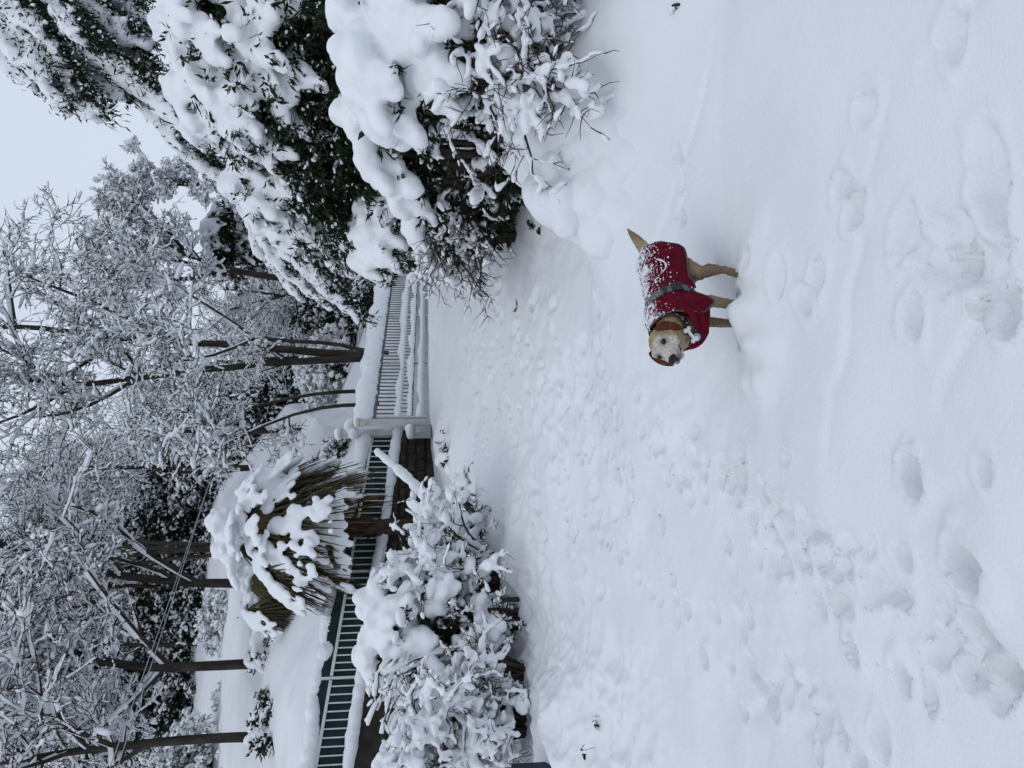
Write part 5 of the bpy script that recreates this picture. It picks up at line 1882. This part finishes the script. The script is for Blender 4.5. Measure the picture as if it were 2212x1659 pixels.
DS = 1.0                       # dog scale
DA = R_(44)                    # heading: to the left and towards the camera
hx = np.array([-math.cos(DA), -math.sin(DA), 0.0])       # forward
hy = np.array([math.sin(DA), -math.cos(DA), 0.0])        # the dog's left (towards the camera)
hz_ = np.array([0, 0, 1.0])
DM = np.stack([hx, hy, hz_], 1)
dq = gpt(1592, 664)
dbase = Vector((dq.x, dq.y, gz(dq.x, dq.y) - 0.04))
D0_ = np.array(dbase)
DB = D0_ + np.array([.045, 0.0, 0.012])
dbase = Vector(DB)
TILT = 0.10


def dl(p):
    p = np.array(p, float)
    p[..., 2] = p[..., 2] + TILT * p[..., 0] - 0.004
    return DB + p @ DM.T


body_c, body_r = [], []


def dcap(a, b, ra, rb):
    c, r_ = tcaps(a, b, ra, rb)
    body_c.append(c)
    body_r.append(r_)


# local frame: x forward, y left, z up; origin on the snow under the ribs
HIP, SHO = np.array([-0.235, 0.0, 0.425]), np.array([0.165, 0.0, 0.375])
dcap(HIP + [-.01, 0, .0], [-0.10, 0, .41], (.105, .095, .105), (.10, .093, .102))
dcap([-0.10, 0, .41], SHO, (.10, .093, .102), (.12, .105, .135))
dcap(SHO, [0.23, 0, .37], (.12, .105, .135), (.085, .085, .11))
# neck, raised and turned to the dog's left
HC = D0_ + np.array([-.206, -.262, .540])
HSC = 1.04
NK0 = np.array([0.195, 0.005, .420])
NK1 = (HC + np.array([.075, .060, -.055]) - DB) @ DM
NK1[2] -= TILT * NK1[0]
dcap(NK0, NK1, .090, .072)
# hind legs (left one swung forward)
for sy, hipx, knee, hock, ft in ((1, -.235, (-.100, .085, .262), (-.130, .090, .125), (.005, .100, -.09)), (-1, -.24, (-.24, -.050, .25), (-.33, -.045, .13), (-.26, -.04, -.10))):
    dcap((hipx, .055 * sy, .38), knee, (.080, .050, .085), (.044, .036, .044))
    dcap(knee, hock, (.042, .032, .038), (.022, .019, .023))
    dcap(hock, ft, (.024, .020, .024), (.019, .018, .018))
    dcap(np.array(ft), np.array(ft) + [.05, 0, -.01], .024, .020)
# front legs, deep in the snow
for sy, elb, wr_, ft in ((1, (.125, .085, .24), (.160, .086, .09), (.165, .086, -.16)), (-1, (.125, -.050, .24), (.150, -.040, .10), (.16, -.040, -.14))):
    dcap((.155, .065 * sy, .36), elb, (.062, .042, .072), (.036, .031, .038))
    dcap(elb, wr_, (.032, .029, .032), (.023, .022, .023))
    dcap(wr_, ft, (.023, .022, .023), (.021, .021, .021))
# tail, lifted behind
tl = [np.array([-.330, 0, .450]), np.array([-.42, -.01, .487]), np.array([-.53, -.015, .527]), np.array([-.640, -.02, .570])]
for (a, b, ra, rb) in ((tl[0], tl[1], .038, .038), (tl[1], tl[2], .038, .028), (tl[2], tl[3], .028, .007)):
    dcap(a, b, ra, rb)
dcap(HIP + [-.06, 0, .03], tl[0], .06, .036)
BV, BF = blobs(np.concatenate(body_c), np.concatenate(body_r), None, ICO2)
bodyV = dl(BV)

# head in its own frame: f forward (muzzle), l left, u up
# the face looks out to the left of the picture, mostly at the camera
yaw = R_(62)                                            # from straight left (-X) towards the camera (-Y)
pit = R_(5)
hf = np.array([-math.cos(yaw) * math.cos(pit), -math.sin(yaw) * math.cos(pit), math.sin(pit)])
hl = np.cross(np.array([0, 0, 1.0]), hf)
hl /= np.linalg.norm(hl)
hu = np.cross(hf, hl)
roll = R_(-4)
hl, hu = hl * math.cos(roll) + hu * math.sin(roll), hu * math.cos(roll) - hl * math.sin(roll)
HM = np.stack([hf, hl, hu], 1)


def hd(p):
    return HC + HSC * np.asarray(p, float) @ HM.T


HCs, HRs = [], []


def hcap(a, b, ra, rb):
    c, r_ = tcaps(a, b, ra, rb)
    HCs.append(c)
    HRs.append(r_)


hcap((-.030, 0, .004), (.032, 0, .006), (.068, .070, .058), (.056, .062, .052))          # skull
hcap((.01, .036, -.022), (.055, .028, -.030), .042, .034)                                   # cheeks
hcap((.01, -.036, -.022), (.055, -.028, -.030), .042, .034)
hcap((.05, 0, -.012), (.128, 0, -.020), (.045, .042, .036), (.034, .036, .031))             # muzzle
hcap((.10, .016, -.034), (.138, .014, -.036), .024, .020)                                   # flews
hcap((.10, -.016, -.034), (.138, -.014, -.036), .024, .020)
hcap((.04, 0, -.052), (.118, 0, -.058), .030, .018)                                         # lower jaw
hcap((.045, .036, .030), (.055, .028, .034), .022, .019)                                    # brows
hcap((.045, -.036, .030), (.055, -.028, .034), .022, .019)
hcap((-.05, 0, -.04), (-.10, -0.0, -.085), .070, .078)                                        # throat into the neck
V1, F1 = blobs(np.concatenate(HCs), np.concatenate(HRs), None, ICO2)
headV = hd(V1)
# a last link so that head and neck are one skin
c, r_ = tcaps(dl(NK1), hd((-.06, 0, -.04)), .072, .070)
V2, F2 = blobs(c, r_, None, ICO2)
allV = np.concatenate([bodyV, headV, V2])
allF = np.concatenate([BF, F1 + len(bodyV), F2 + len(bodyV) + len(headV)])
dV, dF = remesh(allV, allF, 0.0062, 6, 0.0, 10, 3)


def local_h(V):
    return (V - HC) @ HM / HSC


# fur relief
nz = noise3(dV * 60, 5)
L_ = (dV - DB) @ DM
H_ = local_h(dV)
tmp = mesh_np('tmp', dV, dF)
nn = np.empty(len(dV) * 3, np.float32)
tmp.vertices.foreach_get('normal', nn)
bpy.data.meshes.remove(tmp)
dV = dV + nn.reshape(-1, 3) * (nz * 0.0022)[:, None]

# coat colour: patches that belong to the fur
TAN, PALE, WHITE, RUST, DARK = [np.array(q) for q in ((.31, .215, .130), (.43, .34, .235), (.56, .51, .45), (.115, .048, .020), (.012, .011, .011))]
col = np.tile(TAN, (len(dV), 1))


def blend(mask, c):
    global col
    m_ = np.clip(mask, 0, 1)[:, None]
    col = col * (1 - m_) + c * m_


var = noise3(dV * 14, 8)
blend(0.5 + 0.8 * var, TAN * 0.82)
inhead = (np.linalg.norm(H_ - np.array([.03, 0, -.01]), axis=1) < 0.155)
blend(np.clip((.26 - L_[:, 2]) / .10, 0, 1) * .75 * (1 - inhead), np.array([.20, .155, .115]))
# tail: pale below, dark tip
blend(np.where(L_[:, 0] < -.34, np.clip((.0 + (L_[:, 0] + .52) * 10), 0, 1) * (.6 + .4 * np.clip((.50 - L_[:, 2]) * 20, 0, 1)), 0), PALE)
blend(np.where(L_[:, 0] < -.57, 0.5, 0), TAN * 0.6)
hx_, hy_, hz2 = H_[:, 0], H_[:, 1], H_[:, 2]
blend(inhead * 1.0, PALE * 1.0)
blend(inhead * np.clip((hx_ - .015) / .035, 0, 1) * 1.0, WHITE)                                                     # white face and muzzle
blend(inhead * np.clip((np.abs(hy_) - .048) / .018, 0, 1) * np.clip((.07 - hx_) / .05, 0, 1), TAN * 1.1)                  # tan cheeks
blend(inhead * np.clip((.035 - hx_) / .03, 0, 1) * np.clip((hz2 - .01) / .03, 0, 1) * .75, TAN * 1.1)
blend(inhead * np.clip((-.035 - hz2) / .02, 0, 1) * np.clip((.10 - hx_) / .05, 0, 1) * .7, TAN)
blend(inhead * np.exp(-((hy_ / .012) ** 2)) * np.clip((hz2 - .0) / .02, 0, 1) * np.clip((.10 - hx_) / .03, 0, 1) * .35, TAN)
blend(inhead * np.exp(-(((hx_ - .142) / .034) ** 2 + (hy_ / .040) ** 2 + ((hz2 + .040) / .018) ** 2)) * .92, DARK * 3)      # dark lips
for sy in (1, -1):
    ec = np.array([.062, .034 * sy, .020])
    blend(inhead * np.exp(-((np.linalg.norm(H_ - ec, axis=1) / .021) ** 2)) * .95, DARK * 3)                              # dark eye rims
col = col * (1 + 0.10 * noise3(dV * 40, 4))[:, None]


def with_color(me, cols):
    at = me.color_attributes.new('fur', 'FLOAT_COLOR', 'POINT')
    at.data.foreach_set('color', np.concatenate([cols, np.ones((len(cols), 1))], 1).astype(np.float32).ravel())


M['fur'] = mat('dog_fur', TAN, 0.9, None, 90, 5, 0.5, 140, 0.1, None, attr='fur')
M['fleece'] = mat('red_fleece', (0.090, 0.005, 0.013), 0.95, (0.130, 0.008, 0.020), 25, 5, 0.35, 220, 0.05)
M['trim'] = mat('dark_grey_binding', (0.050, 0.055, 0.055), 0.8, (0.08, 0.085, 0.085), 40, 4)
M['web'] = mat('grey_webbing', (0.10, 0.11, 0.11), 0.75, (0.14, 0.15, 0.15), 40, 4, 0.3, 200)
M['buckle'] = mat('black_plastic', (0.012, 0.012, 0.013), 0.4)
M['collar'] = mat('black_collar', (0.014, 0.015, 0.018), 0.7, (0.03, 0.032, 0.035), 60, 3)
M['nose'] = mat('wet_black_nose', (0.008, 0.008, 0.009), 0.5, spec=0.25)
M['eye'] = mat('dark_eye', (0.008, 0.006, 0.005), 0.22, spec=0.25)
M['ear'] = mat('rust_brown_ear', (0.105, 0.042, 0.018), 0.9, (0.060, 0.022, 0.010), 35, 5, 0.4, 130, 0.1)
M['bonetag'] = mat('white_bone_tag', (0.70, 0.70, 0.68), 0.4)
M['bluetag'] = mat('blue_tag', (0.16, 0.38, 0.45), 0.4)
M['steel'] = mat('steel_chain', (0.35, 0.35, 0.36), 0.35)
M['steel'].node_tree.nodes['Principled BSDF'].inputs['Metallic'].default_value = 0.9

# fine powder clinging to the upper side of the fleece
fm = M['fleece'].node_tree
fb = fm.nodes['Principled BSDF']
src_c = fb.inputs['Base Color'].links[0].from_socket
tco, geo_ = fm.nodes.new('ShaderNodeTexCoord'), fm.nodes.new('ShaderNodeNewGeometry')
sxyz = fm.nodes.new('ShaderNodeSeparateXYZ')
fm.links.new(geo_.outputs['Normal'], sxyz.inputs[0])
acc = None
for sc_, wt in ((16, .55), (62, .75), (190, .55)):
    tn = fm.nodes.new('ShaderNodeTexNoise')
    tn.inputs['Scale'].default_value = sc_
    tn.inputs['Detail'].default_value = 3
    fm.links.new(tco.outputs['Object'], tn.inputs['Vector'])
    ml = fm.nodes.new('ShaderNodeMath')
    ml.operation = 'MULTIPLY_ADD'
    ml.inputs[1].default_value = wt
    fm.links.new(tn.outputs['Fac'], ml.inputs[0])
    if acc is None:
        mz = fm.nodes.new('ShaderNodeMath')
        mz.operation = 'MULTIPLY'
        mz.inputs[1].default_value = 0.62
        fm.links.new(sxyz.outputs[2], mz.inputs[0])
        acc = mz.outputs[0]
    fm.links.new(acc, ml.inputs[2])
    acc = ml.outputs[0]
mrr = fm.nodes.new('ShaderNodeMapRange')
mrr.inputs[1].default_value = 1.43
mrr.inputs[2].default_value = 1.56
mrr.clamp = True
fm.links.new(acc, mrr.inputs[0])
mxx = fm.nodes.new('ShaderNodeMix')
mxx.data_type = 'RGBA'
mxx.inputs[7].default_value = (.74, .76, .80, 1)
fm.links.new(mrr.outputs[0], mxx.inputs[0])
fm.links.new(src_c, mxx.inputs[6])
fm.links.new(mxx.outputs[2], fb.inputs['Base Color'])

dog = thing('dog', dbase, 'pale yellow dog in a red fleece coat standing in the snow facing the camera', 'dog')
me = mesh_np('body', dV - DB, dF, True, [M['fur']])
with_color(me, col)
ob = bpy.data.objects.new('body', me)
C.objects.link(ob)
ob.parent = dog

# guard hairs that break the outline
r = np.random.default_rng(4)
fq = max(dF, key=len)
k = r.choice(len(fq), 14000)
c0 = dV[fq[k]].mean(1)
l0 = (c0 - DB) @ DM
nm = nn.reshape(-1, 3)[fq[k][:, 0]]
keep = (l0[:, 2] > .0)
cc, nmk, lk = c0[keep], nm[keep], l0[keep]
hk = local_h(cc)
isH = np.linalg.norm(hk - np.array([.03, 0, -.01]), axis=1) < .15
back = -hx * 0.35 + np.array([0, 0, -1.0])
dirv = np.where(isH[:, None], -hf * 1.0 + np.array([0, 0, -.3]), back)
dirv = np.where((lk[:, 0] < -.33)[:, None], nrm(tl[3] - tl[0])[None] @ DM.T * 1.2, dirv)
Dh = nrm(nmk * 0.30 + dirv + r.normal(0, .25, nmk.shape))
hv, hf_ = leaf_quads(cc - nmk * .002, Dh, nmk, np.where(isH, .008, .012) * r.uniform(.5, 1.3, len(cc)), np.full(len(cc), .0028))
hm = mesh_np('fur', hv - DB, hf_, False, [M['fur']])
cidx = fq[k][:, 0][keep]
with_color(hm, np.repeat(col[cidx] * r.uniform(.85, 1.15, (len(cc), 1)), 4, 0))
ho = bpy.data.objects.new('fur', hm)
C.objects.link(ho)
ho.parent = dog
ho['kind'] = 'stuff'


# face parts
def part_blob(name, cs, rs_, matl, parent=dog, vox=0.003, rot=None, base=ICO3):
    V, F = blobs(np.array([hd(c) for c in cs]), np.array(rs_) * HSC, np.tile(HM[None], (len(cs), 1, 1)), base)
    if len(cs) > 1 and vox:
        V, F = remesh(V, F, vox, 2)
    return sub(name, (V, F), matl, parent, DB)


part_blob('nose', [(.166, 0, -.008), (.160, .011, -.012), (.160, -.011, -.012), (.158, 0, -.022)], [(.015, .021, .016), (.014, .014, .013), (.014, .014, .013), (.012, .013, .015)], M['nose'])
for sy in (1, -1):
    e = part_blob('eye', [(.0630, .0345 * sy, .018)], [(.0140, .0165, .0125)], M['eye'])
# mouth line
g = Geo()
for sy in (1, -1):
    pts = [hd((.155, 0, -.036)), hd((.146, .020 * sy, -.046)), hd((.118, .034 * sy, -.050)), hd((.090, .041 * sy, -.046))]
    g.add(*tube_chain(np.array(pts), np.array([.004, .004, .0035, .002]), 6))
sub('mouth', g, M['nose'], dog, DB)
# hanging ears: thick curved flaps
for sy in (1, -1):
    nU, nV_ = 13, 9
    top = []
    bot = []
    for i in range(nU):
        u = i / (nU - 1)
        wdt = 0.056 * (math.sin(math.pi * min(u * .62 + .26, 1)) ** 0.8) * (1 - .18 * u) * (1 if u < .85 else max(1 - ((u - .85) / .15) ** 2 * .75, .2))
        cx = -.030 + .030 * u
        cy = sy * (.060 + (.036 if sy > 0 else .052) * math.sin(min(u * 2.2, 1.57)) - .014 * u)
        cz = .044 - .118 * u ** 1.15 + .010 * math.sin(u * 3.14)
        for j in range(nV_):
            v = j / (nV_ - 1) * 2 - 1
            tau = .95 * min(u * 2.0, 1)
            x = cx + v * wdt * .5 * math.cos(tau)
            y = cy - sy * v * wdt * .5 * math.sin(tau) + sy * (.008 * (1 - v * v)) + sy * .004 * math.sin(u * 9)
            z = cz + .010 * v * (1 - u)
            top.append((x, y, z))
            th_ = .009 * (1 - .75 * v * v)
            bot.append((x - th_ * math.sin(tau), y - sy * th_ * math.cos(tau), z - .002))
    V = hd(np.array(top + bot))
    n = nU * nV_
    ii = np.arange(n).reshape(nU, nV_)
    q = np.stack([ii[:-1, :-1], ii[:-1, 1:], ii[1:, 1:], ii[1:, :-1]], -1).reshape(-1, 4)
    edge = list(ii[0, :]) + list(ii[1:, -1]) + list(ii[-1, -2::-1]) + list(ii[-2:0:-1, 0])
    e = np.array(edge)
    e2 = np.roll(e, -1)
    F = np.concatenate([q, q[:, ::-1] + n, np.stack([e2, e, e + n, e2 + n], 1)])
    sub('ear', (V, F), M['ear'], dog, DB)


# ---- red fleece coat: a thick shell over back, flanks and chest
def shell(rings, name, matl, th, lift, closed=False, parent=dog, edge_mat=None):
    """rings: list of arrays (k,3) in dog space; builds an outer and inner skin joined at the rim."""
    A = np.array(rings)
    m_, k = A.shape[:2]
    du = np.gradient(A, axis=0)
    dv = np.gradient(A, axis=1)
    N = nrm(np.cross(du, dv))
    cen = A.mean(1, keepdims=True)
    if ((A - cen) * N).sum() < 0:
        N = -N
    O = dl((A + N * (lift + th)).reshape(-1, 3))
    I = dl((A + N * lift).reshape(-1, 3))
    ii = np.arange(m_ * k).reshape(m_, k)
    q = np.stack([ii[:-1, :-1], ii[:-1, 1:], ii[1:, 1:], ii[1:, :-1]], -1).reshape(-1, 4)
    e = np.array(list(ii[0, :]) + list(ii[1:, -1]) + list(ii[-1, -2::-1]) + list(ii[-2:0:-1, 0]))
    e2 = np.roll(e, -1)
    n = m_ * k
    F = np.concatenate([q, q[:, ::-1] + n, np.stack([e2, e, e + n, e2 + n], 1)])
    o = sub(name, (np.concatenate([O, I]), F), matl, parent, DB)
    return o, O[e], O


def smooth01(t):
    t = np.clip(t, 0, 1)
    return t * t * (3 - 2 * t)


def flank(x):
    """Centre height, half width, half height of the trunk under the coat at station x."""
    zc = np.interp(x, [-.36, -.25, -.10, .10, .20, .27], [.430, .418, .408, .395, .395, .41])
    w = np.interp(x, [-.36, -.30, -.22, -.10, .05, .16, .22, .28], [.080, .105, .118, .112, .116, .122, .115, .095])
    h = np.interp(x, [-.36, -.30, -.20, -.10, .05, .16, .24, .28], [.085, .112, .120, .116, .128, .138, .120, .105])
    return zc, w, h


def wrinkle(x, a):
    return 0.004 * np.sin(x * 55 + a * 3) * np.cos(a * 2.3) + 0.005 * noise2(np.asarray(x) * 22 + 5, np.asarray(a) * 3.0, 14)


def coat_rings(x0, x1, n, low, k=29):
    rings = []
    for x in np.linspace(x0, x1, n):
        zc, w, h = flank(x)
        lo = low(x)
        a = np.linspace(-lo, lo, k)
        rw = 1 + wrinkle(x + a * 0, a) / .11
        y = w * np.sin(a) * rw
        z = zc + h * np.cos(a) * rw
        # below the widest line the cloth hangs straight
        hang = np.abs(a) > 1.65
        z = np.where(hang, zc + h * math.cos(1.65) - (np.abs(a) - 1.65) * .125, z)
        y = np.where(hang, np.sign(a) * w * math.sin(1.65) * (1 + .02 * np.sin(x * 40)), y)
        rings.append(np.stack([np.full(k, x), y, z], 1))
    return rings


def low_rear(x):
    # rounded rear corner, nearly straight lower hem, a step up by the strap
    b = 2.30 - 0.22 * smooth01((x + .25) / .27) + 0.10 * smooth01((x - .0) / .02)
    return b * np.sqrt(np.clip(1 - np.clip((-.245 - x) / .132, 0, 1) ** 2.2, 0.02, 1))


CO, rim, OV = shell(coat_rings(-.372, .078, 36, low_rear), 'coat_back', M['fleece'], .007, .008)
sub('binding', Geo().tube(np.concatenate([rim, rim[:1]]), np.full(len(rim) + 1, .0045), 6), M['trim'], CO, DB)


def low_front(x):
    return 1.95 + 0.80 * smooth01((x - .09) / .10) - 0.45 * smooth01((x - .19) / .08)


CF, rim2, OV2 = shell(coat_rings(.098, .245, 18, low_front), 'coat_chest', M['fleece'], .008, .010)
sub('binding', Geo().tube(np.concatenate([rim2, rim2[:1]]), np.full(len(rim2) + 1, .0045), 6), M['trim'], CF, DB)
for aa in (1.15, 1.75):
    pts = []
    for x in np.linspace(.105, .238, 12):
        zc, w, h = flank(x)
        a_ = aa + .5 * (x - .105) / .13
        pts.append(dl(np.array([x, (w + .0185) * math.sin(a_), zc + (h + .0185) * math.cos(a_)])))
    sub('piping', Geo().tube(pts, np.full(12, .0022), 5), M['trim'], CF, DB)
# the coat's high collar, a loose rolled funnel round the neck
rings = []
ax = (NK1 + [.0, .0, -.005]) - (NK0 + [-.015, -.005, -.05])
AXL = np.linalg.norm(ax)
ax = ax / AXL
s1 = np.cross(ax, [0, 1.0, 0]); s1 /= np.linalg.norm(s1)
s2 = np.cross(ax, s1)
for i in range(13):
    u = i / 12
    cpt = (NK0 + [-.020, -.006, -.055]) + ax * (u * AXL * .92)
    rr_ = np.interp(u, [0, .3, .7, 1], [.135, .136, .124, .112]) + .007 * math.sin(u * 16)
    a = np.linspace(0, 2 * np.pi, 33)
    rv = rr_ * (1 + 0.035 * np.sin(a * 3 + u * 5)) + 0.010 * noise2(np.cos(a) * 2 + u * 5, np.sin(a) * 2, 15)
    rings.append(cpt + s1 * (rv * np.cos(a))[:, None] + s2 * (rv * np.sin(a))[:, None])
CC, rim3, OV3 = shell(rings, 'coat_collar', M['fleece'], .007, .004)
# chest bib hanging in front
rings = []
for i in range(12):
    u = i / 11
    hw = .118 - .030 * u + .02 * math.sin(u * 3.1)
    a = np.linspace(-1, 1, 17)
    x = .240 - .055 * np.abs(a) ** 2 - .030 * u + .030 * math.sin(u * 2.8)
    z = np.full(17, .43 - .180 * u) + .015 * np.abs(a) ** 2 * u
    y = hw * a
    rings.append(np.stack([x, y, z], 1))
CB, rim4, OV4 = shell(rings, 'chest_bib', M['fleece'], .007, .004)
sub('binding', Geo().tube(np.concatenate([rim4, rim4[:1]]), np.full(len(rim4) + 1, .0042), 6), M['trim'], CB, DB)

# belly strap with a buckle
rings = []
for x in (.062, .073, .085, .097, .110):
    zc, w, h = flank(x)
    a = np.linspace(-3.05, 3.05, 45)
    y = (w + .016) * np.sin(a)
    z = zc + np.where(np.cos(a) > 0, h + .016, h * .92) * np.cos(a)
    rings.append(np.stack([x + .030 * np.cos(a) * 0 - .035 * (1 - np.cos(a)) * .5 * 0 + 0 * a, y, z], 1))
ST, _, OV5 = shell(rings, 'strap', M['web'], .004, .003)
zc, w, h = flank(.085)
for (a, nm, sx, sz_) in ((1.42, 'buckle', .060, .052), (1.02, 'slider', .060, .020)):
    p = np.array([.085, (w + .026) * math.sin(a), zc + (h + .026) * math.cos(a)])
    Rm_ = np.stack([hx, hy * math.sin(a) + hz_ * math.cos(a), -hy * math.cos(a) + hz_ * math.sin(a)], 1)
    sub(nm, Geo().box(dl(p), (sx, .012, sz_), Rm_), M['buckle'], ST, DB, False)
# collar round the neck, chain and tags
cc_, cax = dl(NK0 + (NK1 - NK0) * .93), DM @ ax
cs1, cs2 = DM @ s1, DM @ s2
a = np.linspace(0, 2 * np.pi, 40)
g = Geo()
rings_o = [cc_ + cax * t_ + (cs1 * np.cos(a)[:, None] + cs2 * np.sin(a)[:, None]) * rr_ for (t_, rr_) in ((-.014, .092), (.014, .090), (.014, .084), (-.014, .086))]
V = np.stack(rings_o, 1).reshape(-1, 3)
i = np.arange(39)[:, None] * 4
k_ = np.arange(4)[None]
F = np.stack([i + k_, i + (k_ + 1) % 4, i + 4 + (k_ + 1) % 4, i + 4 + k_], -1).reshape(-1, 4)
CL = sub('collar', (V, F), M['collar'], dog, DB)
# lowest, most camera-facing point of the collar
ring = rings_o[1]
sc_ = ring @ np.array([-.35, -.75, -.65])
tp = ring[np.argmax(sc_)] + np.array([-.006, -.016, -.012])
g = Geo()
for q in range(9):
    f = q / 8
    cpt = ring[(np.argmax(sc_) - 8 + 2 * q) % 40] + np.array([-.002, -.006, -.010 * math.sin(math.pi * f)])
    aa = np.linspace(0, 2 * np.pi, 9)
    dir1, dir2 = (np.array([1, 0, 0.0]), np.array([0, .5, .87])) if q % 2 else (np.array([0.5, 0, .87]), np.array([0, 1.0, 0]))
    g.add(*tube_chain(cpt + (dir1 * np.cos(aa)[:, None] + dir2 * np.sin(aa)[:, None]) * .0065, np.full(9, .0016), 5))
sub('chain', g, M['steel'], CL, DB)
# bone tag: two knobs at each end of a bar
bd = nrm(np.array([[-.75, -.1, -.55]]))[0]
bs = np.cross(bd, np.array([0, -1.0, 0]))
bs /= np.linalg.norm(bs)
cts = [tp + bd * t_ for t_ in np.linspace(-.026, .026, 9)]
rs_ = [[.009, .005, .008]] * 9
for e_ in (-1, 1):
    for s_ in (-1, 1):
        cts.append(tp + bd * .030 * e_ + bs * .0105 * s_)
        rs_.append([.0125, .005, .0125])
V, F = blobs(np.array(cts), np.array(rs_), None, ICO2)
V, F = remesh(V, F, .0018, 2)
sub('bone_tag', (V, F), M['bonetag'], CL, DB)
bt = tp + np.array([-.012, .004, -.030])
V, F = blobs(np.array([bt]), np.array([[.020, .005, .020]]), None, ICO3)
sub('round_tag', (V, F), M['bluetag'], CL, DB)
# snow caught on the coat: fine dusting along the back, clumps, and a line of it caught along a seam
r = np.random.default_rng(12)
P_, S_ = [], []
for (O, cnt, zmin, pw_) in ((OV, 1500, .37, 1.8), (OV2, 260, .40, 2.0), (OV3, 60, .43, 2.0), (OV5, 200, .44, 1.5)):
    lz = (O - DB) @ DM
    lz[:, 2] -= TILT * lz[:, 0]
    w_ = np.clip((lz[:, 2] - zmin) / .14, 0.006, 1) ** pw_ * np.clip(.30 + 1.1 * noise3(O * 19, 3) + .5 * noise3(O * 50, 4), .01, 1.2)
    w_ = w_ / w_.sum()
    k = r.choice(len(O), cnt, p=w_)
    P_.append(O[k] + r.normal(0, .005, (cnt, 3)) * np.array([1, 1, .35]))
    S_.append(np.clip(r.lognormal(-6.25, .50, cnt), .0009, .008))
lz = (OV - DB) @ DM
for tt in np.linspace(0, 1, 150):
    x_ = -.20 + .19 * tt
    a_ = 0.75 + 0.55 * math.sin(math.pi * min(tt * 1.15, 1)) ** .8
    zc, w, h = flank(x_)
    q = dl(np.array([x_, (w + .016) * math.sin(a_), zc + (h + .016) * math.cos(a_)]))
    P_.append(q[None] + r.normal(0, .002, (1, 3)))
    S_.append(np.array([r.uniform(.002, .0042)]))
k = r.choice(len(OV), 40)
P_.append(OV[k])
S_.append(np.clip(r.lognormal(-5.5, .4, 40), .002, .007))
P_, S_ = np.concatenate(P_), np.concatenate(S_)
V, F = blobs(P_, np.stack([S_ * r.uniform(.8, 1.9, len(S_)), S_, S_ * .7], 1), frame_from(r.normal(0, 1, (len(S_), 3))), ICO1)
so = sub('snow_specks', (V, F), M['snow'], dog, DB)
so['kind'] = 'stuff'
# crumbs of snow kicked up round the legs
pr = r.normal(0, 1, (70, 2)) * np.array([.24, .10])
cx_, cy_ = DB[0] + pr[:, 0] - .02, DB[1] + pr[:, 1] - .12
cz_ = np.array([gz(a_, b_) for a_, b_ in zip(cx_, cy_)]) - .006
sz = np.clip(r.lognormal(-5.1, .45, 70), .003, .014)
V, F = blobs(np.stack([cx_, cy_, cz_], 1), np.stack([sz * r.uniform(.8, 1.7, 70), sz, sz * .6], 1), None, ICO2)
V = V + noise3(V * 90, 5)[:, None] * 0.003
cro = obj_np('snow_crumbs', V, F, M['ground'], None, True, tuple(DB))
cro['kind'] = 'stuff'
